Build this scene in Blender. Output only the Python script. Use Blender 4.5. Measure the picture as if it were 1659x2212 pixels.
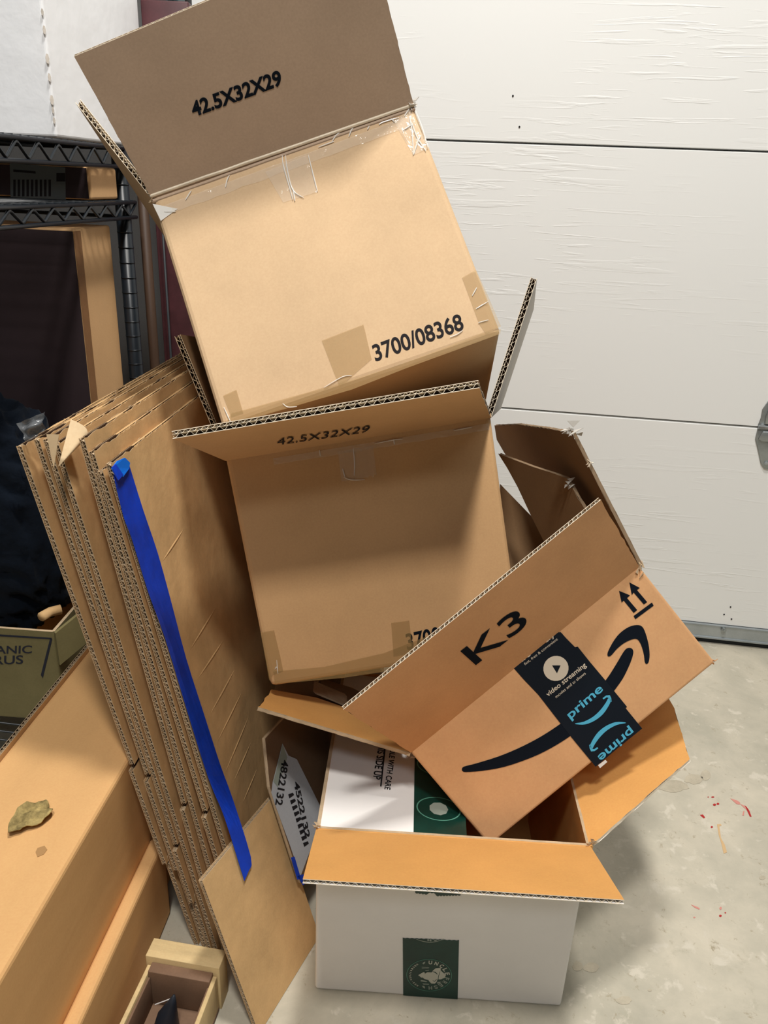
import bpy, bmesh, math, random
from mathutils import Vector, Matrix, noise
V=Vector
random.seed(7)
for o in list(bpy.data.objects): bpy.data.objects.remove(o)
SC=bpy.context.scene; COL=SC.collection
# ------------------------------------------------------------------ camera
F=1710.; CX,CY=829.5,1106.
PIT,ROL,HC=math.radians(22.577),math.radians(2.409),.9855
_f=V((0,math.cos(PIT),-math.sin(PIT))); _u=V((0,math.sin(PIT),math.cos(PIT))); _r=V((1,0,0))
RT=_r*math.cos(ROL)+_u*math.sin(ROL); UP=_u*math.cos(ROL)-_r*math.sin(ROL); FW=_f
CAMP=V((0,0,HC))
cd=bpy.data.cameras.new('camera'); cam=bpy.data.objects.new('camera',cd); COL.objects.link(cam)
cam.matrix_world=Matrix(((RT.x,UP.x,-FW.x,0),(RT.y,UP.y,-FW.y,0),(RT.z,UP.z,-FW.z,HC),(0,0,0,1)))
cd.sensor_fit='VERTICAL'; cd.sensor_height=36; cd.lens=36*F/2212; cd.clip_start=.02
SC.camera=cam
# ------------------------------------------------------------------ light
SC.view_settings.view_transform='Standard'; SC.view_settings.look='None'
SC.view_settings.exposure=0.0; SC.view_settings.gamma=1; SC.view_settings.use_curve_mapping=False
w=bpy.data.worlds.new('world'); SC.world=w; w.use_nodes=True
w.node_tree.nodes['Background'].inputs[0].default_value=(.8,.87,1,1); w.node_tree.nodes['Background'].inputs[1].default_value=.15
def area(name,loc,to,size,power,col):
    l=bpy.data.lights.new(name,'AREA'); l.shape='SQUARE' if not isinstance(size,tuple) else 'RECTANGLE'
    if isinstance(size,tuple): l.size,l.size_y=size
    else: l.size=size
    l.energy=power; l.color=col
    o=bpy.data.objects.new(name,l); COL.objects.link(o); o.location=loc
    o.rotation_euler=(V(to)-V(loc)).to_track_quat('-Z','Y').to_euler(); return o
area('ceiling_lamp',(-.05,-.45,3.2),(.0,.8,.3),.26,48,(1,.96,.90))
area('frontal_fill',(.1,-1.7,3.2),(.1,1.2,.5),(1.2,.3),16,(.9,.95,1))  # unseen fill light added to lift the upright faces, not a real fixture
area('ceiling_lamp_rear',(.18,.68,3.2),(.05,.9,.3),.24,52,(1,.96,.9))
# ------------------------------------------------------------------ helpers
def ray(px,py): return RT*((px-CX)/F)+UP*(-(py-CY)/F)+FW
def onp(px,py,p0,n):
    r=ray(px,py); n=V(n); return CAMP+r*(((V(p0)-CAMP)@n)/(r@n))
def oz(px,py,z=0): return onp(px,py,(0,0,z),(0,0,1))
def nrm(v): v=V(v); return v/v.length
def lerp(a,b,t): return a+(b-a)*t
def rotv(r):
    r=V(r); return Matrix.Rotation(r.length,3,r.normalized())
MATOF={}
class MB:
    def __init__(s): s.v=[];s.f=[];s.m=[]
    def add(s,vs,fs,m=0):
        k=len(s.v); s.v+=[V(x) for x in vs]; s.f+=[tuple(i+k for i in f) for f in fs]; s.m+=[m]*len(fs)
    def prism(s,pts,n,a,b,m=0,ms=None,mb=None):
        n=V(n); N=len(pts); P=[V(p)+n*a for p in pts]+[V(p)+n*b for p in pts]
        k=len(s.v); s.v+=P
        # orientation
        nn=V((0,0,0))
        for i in range(N):
            p,q=P[i],P[(i+1)%N]; nn+=(p-P[0]).cross(q-P[0])
        flip=(nn@n)*(b-a)>0
        top=tuple(k+i for i in range(N)); bot=tuple(k+N+i for i in range(N))
        fs=[top[::-1] if flip else top, bot if flip else bot[::-1]]
        s.f+=fs; s.m+=[m,m if mb is None else mb]
        for i in range(N):
            j=(i+1)%N; q=(k+i,k+j,k+N+j,k+N+i)
            s.f.append(q if flip else q[::-1]); s.m.append(m if ms is None else ms)
    def box(s,o,x,y,z,m=0):
        o,x,y,z=map(V,(o,x,y,z)); s.prism([o,o+x,o+x+y,o+y],nrm(z),0,z.length,m)
    def tube(s,pts,r,m=0,seg=8,closed=False,radii=None):
        pts=[V(p) for p in pts]; N=len(pts); k=len(s.v); up=None
        for i,p in enumerate(pts):
            a=pts[(i-1)%N] if (i>0 or closed) else p; b=pts[(i+1)%N] if (i<N-1 or closed) else p
            d=nrm(b-a)
            if up is None:
                up=V((0,0,1)) if abs(d.z)<.9 else V((1,0,0))
            x=nrm(d.cross(up)); up=nrm(x.cross(d)); rr=radii[i] if radii else r
            for j in range(seg):
                t=2*math.pi*j/seg; s.v.append(p+x*math.cos(t)*rr+up*math.sin(t)*rr)
        R=N if closed else N-1
        for i in range(R):
            for j in range(seg):
                a=k+i*seg+j;b=k+i*seg+(j+1)%seg;c=k+((i+1)%N)*seg+(j+1)%seg;d=k+((i+1)%N)*seg+j
                s.f.append((a,b,c,d));s.m.append(m)
        if not closed:
            s.f.append(tuple(k+j for j in range(seg))[::-1]);s.m.append(m)
            s.f.append(tuple(k+(N-1)*seg+j for j in range(seg)));s.m.append(m)
    def grid(s,fn,nu,nv,m=0,t=0,n=None):
        k=len(s.v)
        for i in range(nu+1):
            for j in range(nv+1): s.v.append(V(fn(i/nu,j/nv)))
        for i in range(nu):
            for j in range(nv):
                a=k+i*(nv+1)+j; s.f.append((a,a+nv+1,a+nv+2,a+1)); s.m.append(m)
    def build(s,name,mats,parent=None,smooth=False,M=None):
        me=bpy.data.meshes.new(name); 
        if parent is not None: M=MATOF.get(parent.name,Matrix())
        if M is None:
            # top-level mesh: origin at the base centre
            mn=V([min(v[i] for v in s.v) for i in range(3)]); mx=V([max(v[i] for v in s.v) for i in range(3)])
            M=Matrix.Translation(V(((mn.x+mx.x)/2,(mn.y+mx.y)/2,mn.z)))
        Mi=M.inverted()
        me.from_pydata([Mi@v for v in s.v],[],s.f)
        for mt in mats: me.materials.append(mt)
        for p,mi in zip(me.polygons,s.m): p.material_index=mi; p.use_smooth=smooth
        me.update()
        o=bpy.data.objects.new(name,me); COL.objects.link(o)
        if parent is not None: o.parent=parent
        else: o.matrix_world=M
        MATOF[o.name]=M
        return o
def tag(o,label,cat,group=None,kind=None):
    if label: o['label']=label
    if cat: o['category']=cat
    if group: o['group']=group
    if kind: o['kind']=kind
    return o
def thing(name,label,cat,M,group=None):
    o=bpy.data.objects.new(name,None); COL.objects.link(o); o.empty_display_size=.05
    if not isinstance(M,Matrix): M=Matrix.Translation(V(M))
    o.matrix_world=M; MATOF[o.name]=M; return tag(o,label,cat,group)
def struct(o): o['kind']='structure'; return o
def bevel(o,w,seg=3,ang=None,weight=False):
    m=o.modifiers.new('bevel','BEVEL'); m.width=w; m.segments=seg; m.limit_method='WEIGHT' if weight else 'ANGLE'
    if not weight: m.angle_limit=math.radians(ang or 40)
    for p in o.data.polygons: p.use_smooth=True
    m.harden_normals=False
    return o
# ------------------------------------------------------------------ materials
def mat(name,col,rough=.8,spec=.3,noise_s=None,amt=.08,bump=0,bscale=200,alpha=1,metal=0,coat=0,stretch=None,spots=None,trans=0,sheen=0,bdist=.001):
    m=bpy.data.materials.new(name); m.use_nodes=True; nt=m.node_tree; b=nt.nodes['Principled BSDF']
    b.inputs['Base Color'].default_value=(*col,1); b.inputs['Roughness'].default_value=rough
    b.inputs['Specular IOR Level'].default_value=spec; b.inputs['Metallic'].default_value=metal
    b.inputs['Alpha'].default_value=alpha; b.inputs['Coat Weight'].default_value=coat
    b.inputs['Transmission Weight'].default_value=trans; b.inputs['Sheen Weight'].default_value=sheen
    N=nt.nodes.new; L=nt.links.new
    tc=N('ShaderNodeTexCoord'); src=tc.outputs['Object']
    if stretch:
        mp=N('ShaderNodeMapping'); mp.inputs['Scale'].default_value=stretch; L(src,mp.inputs['Vector']); src=mp.outputs[0]
    if noise_s:
        out=None
        n1=N('ShaderNodeTexNoise'); n1.inputs['Scale'].default_value=noise_s; n1.inputs['Detail'].default_value=5; n1.inputs['Roughness'].default_value=.6; L(src,n1.inputs['Vector'])
        cr=N('ShaderNodeValToRGB'); e=cr.color_ramp.elements; e[0].position=.3; e[1].position=.7
        e[0].color=(*[c*(1-amt) for c in col],1); e[1].color=(*[min(1,c*(1+amt)) for c in col],1); L(n1.outputs['Fac'],cr.inputs[0]); out=cr.outputs[0]
        # fine speckle
        n2=N('ShaderNodeTexNoise'); n2.inputs['Scale'].default_value=420; n2.inputs['Detail'].default_value=2; L(tc.outputs['Object'],n2.inputs['Vector'])
        mx=N('ShaderNodeMix'); mx.data_type='RGBA'; mx.blend_type='OVERLAY'; mx.inputs[0].default_value=.10
        L(out,mx.inputs[6]); L(n2.outputs['Fac'],mx.inputs[7]); out=mx.outputs[2]
        if spots:
            n3=N('ShaderNodeTexNoise'); n3.inputs['Scale'].default_value=spots[0]; n3.inputs['Detail'].default_value=6; n3.inputs['Roughness'].default_value=.7; L(tc.outputs['Object'],n3.inputs['Vector'])
            c3=N('ShaderNodeValToRGB'); q=c3.color_ramp.elements; q[0].position=spots[1]; q[1].position=spots[2]; q[0].color=(0,0,0,1); q[1].color=(1,1,1,1); L(n3.outputs['Fac'],c3.inputs[0])
            m3=N('ShaderNodeMix'); m3.data_type='RGBA'; L(c3.outputs[0],m3.inputs[0]); L(out,m3.inputs[6]); m3.inputs[7].default_value=(*spots[3],1); out=m3.outputs[2]
        L(out,b.inputs['Base Color'])
    if bump:
        n4=N('ShaderNodeTexNoise'); n4.inputs['Scale'].default_value=bscale; n4.inputs['Detail'].default_value=4; L(src,n4.inputs['Vector'])
        bp=N('ShaderNodeBump'); bp.inputs['Strength'].default_value=bump; bp.inputs['Distance'].default_value=bdist; L(n4.outputs['Fac'],bp.inputs['Height']); L(bp.outputs[0],b.inputs['Normal'])
    return m
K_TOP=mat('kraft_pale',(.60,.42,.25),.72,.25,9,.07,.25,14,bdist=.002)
K_FLAP=mat('kraft_flap_shaded',(.47,.345,.25),.75,.25,9,.07,.25,14,bdist=.002)  # greyer kraft_pale, darkened with the shade of the down-tilted flap
K_SEC=mat('kraft_second',(.62,.38,.185),.72,.25,9,.07,.25,14,bdist=.002)
K_AMZ=mat('kraft_warm',(.66,.365,.175),.7,.28,12,.08,.3,20,bdist=.002)
K_ORG=mat('kraft_orange_liner',(.70,.36,.11),.65,.3,10,.07,.3,16,bdist=.002)
K_OLD=mat('kraft_worn',(.62,.395,.185),.75,.25,16,.13,.45,28,bdist=.003)
K_LONG=mat('kraft_long',(.70,.41,.175),.72,.25,7,.08,.3,30,stretch=(1,.25,1),bdist=.002)
K_IN=mat('kraft_inner_shaded',(.30,.18,.09),.8,.2,10,.08,.2,30)  # inner faces darkened: interior shade is put into the colour
K_EDGE=mat('kraft_cut_edge',(.52,.39,.25),.85,.2,60,.15)
K_EDGE_P=mat('kraft_cut_edge_pale',(.80,.70,.55),.85,.2,60,.12)
K_EDGE_D=mat('kraft_cut_edge_dark',(.26,.18,.11),.85,.2,60,.15)
K_CORE=mat('flute_core_shade',(.04,.02,.01),.9,.1)  # near-black core, shade in the flute hollows put into the colour
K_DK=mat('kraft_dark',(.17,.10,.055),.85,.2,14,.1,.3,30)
WHT=mat('white_carton',(.90,.88,.86),.55,.35,9,.03,.15,18,bdist=.002,spots=(14,.70,.80,(.5,.47,.42)))
WHT2=mat('pale_outer_liner',(.55,.52,.47),.5,.4,9,.06,.2,18)
INK=mat('ink_black',(.006,.009,.015),.9,.08)
INK2=mat('ink_faded',(.022,.02,.022),.9,.08)
TBLK=mat('printed_tape_black',(.004,.008,.015),.5,.25,bump=.2,bscale=40)
CYAN=mat('print_cyan',(.08,.42,.62),.5,.4)
CREAM=mat('print_cream',(.68,.60,.48),.55,.3)
GRN=mat('printed_tape_green',(.001,.035,.025),.28,.5,20,.3,.2,60)
GRNL=mat('print_pale_green',(.10,.30,.22),.45,.4)
LOGOW=mat('print_off_white',(.55,.55,.47),.5,.4)
GREYT=mat('print_grey',(.30,.34,.29),.5,.4)
BLUE=mat('painters_tape_blue',(.0,.045,.52),.45,.45,30,.2,.4,60)
BLUE2=mat('painters_tape_blue_light',(.0,.16,.75),.4,.45,30,.15,.4,60)
TAPE=mat('clear_tape',(.86,.78,.66),.12,.6,alpha=.22,bump=.9,bscale=45,coat=.5,bdist=.003)
TAPEB=mat('tan_tape',(.50,.33,.13),.5,.3,alpha=.24,bump=.3,bscale=40)
TAPEH=mat('clear_tape_fold_glint',(.95,.93,.88),.1,.6,alpha=.75,coat=.6)  # whitened film: glints on the tape folds are put into the colour
DOORM=mat('door_white',(.83,.84,.83),.45,.35,None)
STEEL=mat('galvanised_steel',(.33,.36,.37),.38,.5,18,.25,.2,80,metal=.75)
STEELB=mat('door_retainer_metal',(.42,.46,.48),.4,.5,18,.1,metal=.6)
RUB=mat('black_rubber',(.012,.014,.018),.6,.3)
BLKM=mat('black_wire',(.006,.010,.015),.35,.4)
FOAM=mat('white_bin',(.90,.92,.95),.5,.4,14,.03,.35,22,bdist=.004)
RUSTY=mat('rust_spot',(.66,.61,.55),.8,.2,40,.3)
MAROON=mat('maroon_board',(.065,.02,.024),.5,.4,18,.35,.3,30)
DBOX=mat('dark_carton_front',(.03,.019,.022),.7,.25,10,.15,.2,40)  # very dark brown for the near faces of the shelf cartons
CLOTH=mat('black_fabric',(.003,.006,.012),.85,.1,12,.3,.6,60,sheen=.04,bdist=.004)
CITR=mat('citrus_carton',(.20,.17,.075),.65,.3,10,.15,.2,30)
CITD=mat('citrus_print',(.02,.022,.035),.6,.3)
WOOD=mat('pale_wood',(.66,.50,.26),.6,.3,12,.15,.2,40,stretch=(1,6,1))
WOODI=mat('brown_wood',(.20,.12,.075),.7,.3,12,.2,.2,40)
LEAF=mat('dried_leaf',(.33,.25,.10),.85,.2,90,.55,.9,90,bdist=.004)
PLAST=mat('clear_plastic_scrap',(.20,.21,.22),.08,.6,alpha=.6,bump=1,bscale=60,coat=.5,bdist=.004)
REDP=mat('red_paint',(.42,.02,.02),.6,.3); REDL=mat('red_paint_faint',(.62,.26,.22),.7,.3); TANP=mat('tan_paint',(.62,.42,.22),.7,.3); STAIN=mat('floor_stain',(.49,.44,.34),.7,.3,30,.15)
TRACK=mat('door_track_metal',(.07,.11,.12),.45,.5,metal=.4)
BLK=mat('black_plastic',(.015,.02,.03),.45,.4)
# floor concrete
def concrete():
    m=mat('concrete',(.62,.55,.42),.6,.35); nt=m.node_tree; b=nt.nodes['Principled BSDF']; N=nt.nodes.new; L=nt.links.new
    tc=N('ShaderNodeTexCoord')
    def ns(sc,det,ro,p0,p1,c0,c1):
        n=N('ShaderNodeTexNoise'); n.inputs['Scale'].default_value=sc; n.inputs['Detail'].default_value=det; n.inputs['Roughness'].default_value=ro; n.inputs['Distortion'].default_value=.3; L(tc.outputs['Object'],n.inputs['Vector'])
        r=N('ShaderNodeValToRGB'); e=r.color_ramp.elements; e[0].position=p0;e[1].position=p1;e[0].color=(*c0,1);e[1].color=(*c1,1); L(n.outputs['Fac'],r.inputs[0]); return n,r
    n1,a=ns(7,8,.68,.34,.66,(.44,.415,.335),(.60,.55,.445))
    n2,c=ns(16,7,.72,.60,.72,(0,0,0),(1,1,1))
    mx=N('ShaderNodeMix'); mx.data_type='RGBA'; L(c.outputs[0],mx.inputs[0]); L(a.outputs[0],mx.inputs[6]); mx.inputs[7].default_value=(.43,.40,.31,1)
    n3,d=ns(55,6,.75,.60,.70,(0,0,0),(1,1,1))
    m2=N('ShaderNodeMix'); m2.data_type='RGBA'; L(d.outputs[0],m2.inputs[0]); L(mx.outputs[2],m2.inputs[6]); m2.inputs[7].default_value=(.36,.31,.22,1)
    n4,e4=ns(30,6,.65,.34,.42,(1,1,1),(0,0,0))
    m3=N('ShaderNodeMix'); m3.data_type='RGBA'; L(e4.outputs[0],m3.inputs[0]); L(m2.outputs[2],m3.inputs[6]); m3.inputs[7].default_value=(.62,.575,.48,1)
    L(m3.outputs[2],b.inputs['Base Color'])
    bp=N('ShaderNodeBump'); bp.inputs['Strength'].default_value=.35; bp.inputs['Distance'].default_value=.003; L(n2.outputs['Fac'],bp.inputs['Height']); L(bp.outputs[0],b.inputs['Normal'])
    return m
FLOOR=concrete()
def door_bump():
    nt=DOORM.node_tree; b=nt.nodes['Principled BSDF']; N=nt.nodes.new; L=nt.links.new
    tc=N('ShaderNodeTexCoord'); mp=N('ShaderNodeMapping'); mp.inputs['Scale'].default_value=(6,1,95); L(tc.outputs['Object'],mp.inputs[0])
    n=N('ShaderNodeTexNoise'); n.inputs['Scale'].default_value=1.; n.inputs['Detail'].default_value=5; n.inputs['Distortion'].default_value=1.2; L(mp.outputs[0],n.inputs['Vector'])
    r=N('ShaderNodeValToRGB'); r.color_ramp.elements[0].position=.56; r.color_ramp.elements[1].position=.66; L(n.outputs['Fac'],r.inputs[0])
    n2=N('ShaderNodeTexNoise'); n2.inputs['Scale'].default_value=3.2; n2.inputs['Detail'].default_value=2; L(tc.outputs['Object'],n2.inputs['Vector'])
    r2=N('ShaderNodeValToRGB'); r2.color_ramp.elements[0].position=.4; r2.color_ramp.elements[1].position=.62; L(n2.outputs['Fac'],r2.inputs[0])
    mu=N('ShaderNodeMath'); mu.operation='MULTIPLY'; L(r.outputs[0],mu.inputs[0]); L(r2.outputs[0],mu.inputs[1])
    bp=N('ShaderNodeBump'); bp.inputs['Strength'].default_value=.35; bp.inputs['Distance'].default_value=.0012; L(mu.outputs[0],bp.inputs['Height']); L(bp.outputs[0],b.inputs['Normal'])
door_bump()
# ------------------------------------------------------------------ cardboard panel with real fluted edges
def panel(mb,pts,n,t,fl=(),double=False,wl=.0065,rag=None,d=.010,lt=.0006,mo=0,mi=1,me=2,mc=3,seed=0):
    """pts: outline on the outer face, n: from the outer face to the inner face; fl: indices of cut edges showing flutes"""
    pts=[V(p) for p in pts]; n=nrm(n); N=len(pts); cen=sum(pts,V((0,0,0)))/N; rnd=random.Random(seed)
    inw=[]
    for i in range(N):
        a,b=pts[i],pts[(i+1)%N]; e=nrm(b-a); q=nrm(n.cross(e))
        if (cen-a)@q<0: q=-q
        inw.append(q)
    off=[d if i in fl else .0004 for i in range(N)]
    core=[]
    for i in range(N):   # corner i between edge i-1 and edge i
        j=(i-1)%N; e=nrm(pts[(i+1)%N]-pts[i]); e0=nrm(pts[i]-pts[j])
        # point p = pts[i] + x*e - y*e0 ; want inward distances
        A=-(e0@inw[i]); B=e@inw[j]
        y=off[i]/A if abs(A)>.05 else 0; x=off[j]/B if abs(B)>.05 else 0
        core.append(pts[i]+e*x-e0*y)
    out=[]
    for i in range(N):
        a,b=pts[i],pts[(i+1)%N]; out.append(a)
        if rag and i in rag:
            k=max(3,int((b-a).length/.008))
            for s in range(1,k): out.append(lerp(a,b,(s+rnd.uniform(-.3,.3))/k)+inw[i]*rnd.uniform(-.1,1)*rag[i])
    mb.prism(out,n,0,lt,mo,me,mc); mb.prism(out,n,t-lt,t,mi,me,mi)
    mb.prism(core,n,lt,t-lt,mc,me if not fl else mc)
    layers=[(lt,t-lt,wl)]
    if double: 
        layers=[(lt,t*.58,wl),(t*.62,t-lt,wl*.62)]
        mid=[p for p in pts]; mb.prism([lerp(p,c,.02) for p,c in zip(pts,core)],n,t*.58,t*.62,me)
    for i in fl:
        a,b=pts[i],pts[(i+1)%N]; Lh=(b-a).length; e=nrm(b-a); q=inw[i]
        for (z0,z1,w_) in layers:
            k=max(2,round(Lh/w_)); S=8; ph=rnd.random()
            prev=None; vs=[];fs=[]
            for s in range(k*S+1):
                u=s/(k*S)*Lh; c=math.cos(2*math.pi*(u/(Lh/k)+ph)); c=max(-1,min(1,c*1.15)); z=(z0+z1)/2+(z1-z0)/2*.93*c
                p=a+e*min(max(u,.0005),Lh-.0005)+n*z+q*(.0004+.0003*math.sin(s*.7+i)); 
                vs+=[p,p+q*(d-.001),p+n*.0004+e*.00012,p+q*(d-.001)+n*.0004+e*.00012]
            for s in range(k*S):
                o_=4*s; fs+=[(o_,o_+4,o_+5,o_+1),(o_+2,o_+3,o_+7,o_+6),(o_,o_+2,o_+6,o_+4)]
            mb.add(vs,fs,me)
def text(s,P0,P1,P2,n,mt,parent,name='printed_text',bold=.0,off=.0004,rows=None):
    cu=bpy.data.curves.new('t','FONT'); cu.body=s; cu.offset=bold; cu.resolution_u=6
    to=bpy.data.objects.new('t',cu); COL.objects.link(to)
    dg=bpy.context.evaluated_depsgraph_get(); dg.update(); me=bpy.data.meshes.new_from_object(to.evaluated_get(dg))
    bpy.data.objects.remove(to)
    xs=[v.co.x for v in me.vertices]; ys=[v.co.y for v in me.vertices]; x0,x1,y0,y1=min(xs),max(xs),min(ys),max(ys)
    P0,P1,P2=V(P0),V(P1),V(P2); n=nrm(n); Mi=MATOF[parent.name].inverted()
    for v in me.vertices:
        v.co=Mi@(P0+(P1-P0)*((v.co.x-x0)/(x1-x0))+(P2-P0)*((v.co.y-y0)/(y1-y0))+n*off)
    me.materials.clear(); me.materials.append(mt); me.name=name
    o=bpy.data.objects.new(name,me); COL.objects.link(o); o.parent=parent; MATOF[o.name]=MATOF[parent.name]; return o
def decal(polys,p0,n,mt,parent,name,off=.0004,th=.00015):
    """polys: outlines of pixels on the plane, thin ink or film lying on it"""
    mb=MB(); nn=nrm(n); 
    if (CAMP-V(p0))@nn<0: nn=-nn
    for pl in polys:
        P=[onp(x,y,p0,nn) if not isinstance(x,V) else x for (x,y) in pl]
        mb.prism(P,nn,off,off+th,0)
    return mb.build(name,[mt],parent)
def zz(ox,oy,s): return lambda *p: [(ox+x/s,oy+y/s) for x,y in p]
def strip(mb,a,b,wd,n,m=0,k=24,amp=.0012,seed=0,off=.0006):
    """ragged film strip from a to b, wd: width vector"""
    a,b,wd,n=V(a),V(b),V(wd),nrm(n)
    def fn(u,v):
        p=lerp(a,b,u)+wd*v*(1+.12*noise.noise(V((u*14,seed,v*2)))*(1 if v>.5 else 0))
        return p+n*(off+amp*max(0,noise.noise(V((u*30,v*3,seed)))))
    mb.grid(fn,k,3,m)
# carton body: open box, local axes u (right), w (depth), up
class Frame:
    def __init__(s,T,r,w,h,d,sc=1.,R=None):
        s.T=CAMP+(V(T)-CAMP)*sc; s.R=R if R is not None else rotv(r); s.w,s.h,s.d=w*sc,h*sc,d*sc
        s.u=s.R.col[0].copy(); s.dep=s.R.col[1].copy(); s.up=s.R.col[2].copy()
        s.M=Matrix.Translation(s.pt(.5,1,.5))@s.R.to_4x4()
    def pt(s,x,z,y=0): # x right 0..1, z down 0..1, y depth 0..1
        return s.T+s.u*(x*s.w)-s.up*(z*s.h)+s.dep*(y*s.d)
    def face(s,px,py): return onp(px,py,s.T,s.dep)
def body(fr,mats,t=.0065,name='body',parent=None,rad=.005,closed=False):
    bm=bmesh.new(); O=[];I=[]
    ws,ds=t/fr.w,t/fr.d
    for z in (0,1):
        for (x,y) in ((0,0),(1,0),(1,1),(0,1)):
            O.append(bm.verts.new(fr.pt(x,z,y)))
    zt=t/fr.h
    for z in (0,1-zt):
        for (x,y) in ((ws,ds),(1-ws,ds),(1-ws,1-ds),(ws,1-ds)):
            I.append(bm.verts.new(fr.pt(x,z,y)))
    lay=bm.edges.layers.float.new('bevel_weight_edge')
    def f(vs,m): q=bm.faces.new(vs); q.material_index=m
    for i in range(4):
        j=(i+1)%4
        f((O[i+4],O[j+4],O[j],O[i]),0); 
        if not closed: f((I[i],I[j],I[j+4],I[i+4]),1); f((O[i],O[j],I[j],I[i]),2)
    f((O[7],O[6],O[5],O[4]),0)
    if closed:
        f((O[0],O[1],O[2],O[3]),0)
        for v in I: bm.verts.remove(v)
    else: f((I[4],I[5],I[6],I[7]),1)
    for e in bm.edges:
        vs=set(e.verts)
        for i in range(4):
            if vs=={O[i],O[i+4]} or vs=={O[i+4],O[(i+1)%4+4]} or (closed and vs=={O[i],O[(i+1)%4]}): e[lay]=1
    Mi=MATOF[parent.name].inverted() if parent else fr.M.inverted()
    for v in bm.verts: v.co=Mi@v.co
    bmesh.ops.recalc_face_normals(bm,faces=bm.faces)
    me=bpy.data.meshes.new(name); bm.to_mesh(me); bm.free()
    for m in mats: me.materials.append(m)
    o=bpy.data.objects.new(name,me); COL.objects.link(o)
    if parent: o.parent=parent; MATOF[o.name]=MATOF[parent.name]
    m=o.modifiers.new('bevel','BEVEL'); m.width=rad; m.segments=3; m.limit_method='WEIGHT'
    if hasattr(me,'shade_smooth'): pass
    return o
def crease(mb,a,b,r,m=0,seed=0,jig=.0006):
    a,b=V(a),V(b); k=14
    mb.tube([lerp(a,b,i/k)+V((noise.noise(V((i*.9,seed,1))),noise.noise(V((i*.9,seed,2))),noise.noise(V((i*.9,seed,3)))))*jig for i in range(k+1)],r,m,8)

# ================================================================== SETTING
fl=MB(); fl.box((-1.25,-2.6,-.05),(5.0,0,0),(0,5.0,0),(0,0,.05)); FLO=struct(fl.build('floor',[FLOOR]))
FLO_M=MATOF[FLO.name]
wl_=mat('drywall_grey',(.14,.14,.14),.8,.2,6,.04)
for nm,o,x,y in (('wall_left',(-1.3,-2.6,0),(.05,0,0),(0,5.0,0)),('wall_right',(3.7,-2.6,0),(.05,0,0),(0,5,0)),('wall_front',(-1.25,-2.65,0),(5,0,0),(0,.05,0))):
    b=MB(); b.box(o,x,y,(0,0,3.3)); struct(b.build(nm,[wl_]))
b=MB(); b.box((-1.3,-2.65,3.3),(5.05,0,0),(0,5.1,0),(0,0,.05)); struct(b.build('ceiling',[wl_]))
YAW=math.radians(7.558); DN=V((math.sin(YAW),math.cos(YAW),0)); DX=V((math.cos(YAW),-math.sin(YAW),0)); D0=V((0,1.746,0))
def dp(x,z,y=0): # along the door, height, y behind its surface; x=0 is where the plane crosses the room's axis
    p=V((0,1.746/1.0,0)); return p+DX*x+DN*y+V((0,0,z))
D0=dp(0,0)
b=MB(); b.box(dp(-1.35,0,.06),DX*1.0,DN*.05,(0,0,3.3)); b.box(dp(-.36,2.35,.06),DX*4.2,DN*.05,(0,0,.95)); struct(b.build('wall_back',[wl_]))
door=thing('door_1','white embossed steel sectional garage door','garage door',dp(1.4,0)); 
for k in ('label','category'): del door[k]
struct(door)
secs=[(0.052,.5342),(.5354,1.0672),(1.0684,1.6),(1.601,2.36)]
for i,(z0,z1) in enumerate(secs):
    b=MB(); X0,X1=-.42,3.6; c=.0018
    # profiled section with rolled top/bottom lips
    prof=[(0.012,z0),(0.004,z0+.001),(0,z0+c),(0,z1-c*1.6),(0.0035,z1-.0015),(.012,z1),(.04,z1),(.04,z0)]
    P=[dp(X0,z,y) for y,z in prof]; b.prism(P,DX,0,X1-X0,0)
    o=b.build('door_section',[DOORM],door)
b=MB(); b.box(dp(-.42,.014,-.004),DX*4.02,DN*.04,(0,0,.038)); b.tube([dp(-.42,.05,-.004),dp(3.6,.05,-.004)],.0025); b.tube([dp(-.42,.017,-.005),dp(3.6,.017,-.005)],.003); b.build('bottom_retainer',[STEELB],door)
b=MB(); b.tube([dp(-.42,.008,.012),dp(3.6,.008,.012)],.012,seg=10); b.build('rubber_seal',[RUB],door)
b=MB()
for (px,py) in ((1563,1360),): 
    c=onp(px,py,dp(0,0,-.006),DN); b.tube([c,c-DN*.004],.006,seg=12); b.tube([c,c-DN*.007],.0028,seg=6)
b.build('bolt',[STEEL],door)
b=MB()
for (px,py) in ((1578,1311),(1564,1327),(1580,1337),(1108,207),(1122,274)): 
    c=onp(px,py,D0,DN); b.tube([c+DN*.001,c-DN*.0012],.0018,seg=8)
b.build('screw_hole',[INK2],door)
# hinge on the door
hz=lambda pts:[onp(x,y,D0-DN*.001,DN) for x,y in pts]
b=MB(); b.prism(hz([(1690,850),(1660,864),(1646,884),(1643,902),(1637,917),(1637,926),(1740,931),(1738,905),(1725,870),(1712,855)]),-DN,0,.0025); b.prism(hz([(1690,860),(1662,876),(1652,900),(1650,914),(1732,920),(1728,892),(1712,868)]),-DN,.0025,.008); hg=bevel(b.build('door_hinge',[STEEL],door),.0012,2)
b=MB(); b.prism(hz([(1636,924),(1631,946),(1638,975),(1643,1000),(1650,1011),(1659,1013),(1668,1005),(1675,985),(1705,985),(1712,1005),(1722,1013),(1735,1002),(1742,975),(1746,946),(1740,928)]),-DN,0,.0035); b.prism(hz([(1646,930),(1636,947),(1646,952),(1728,956),(1740,949),(1730,934)]),-DN,.0035,.0085); bevel(b.build('lower_leaf',[STEEL],hg),.0012,2)
b=MB(); q=hz([(1637,921),(1742,927)]); b.tube([q[0]-DN*.005,q[1]-DN*.005],.0048,seg=12); b.build('hinge_knuckle',[STEEL],hg,True)
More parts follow.
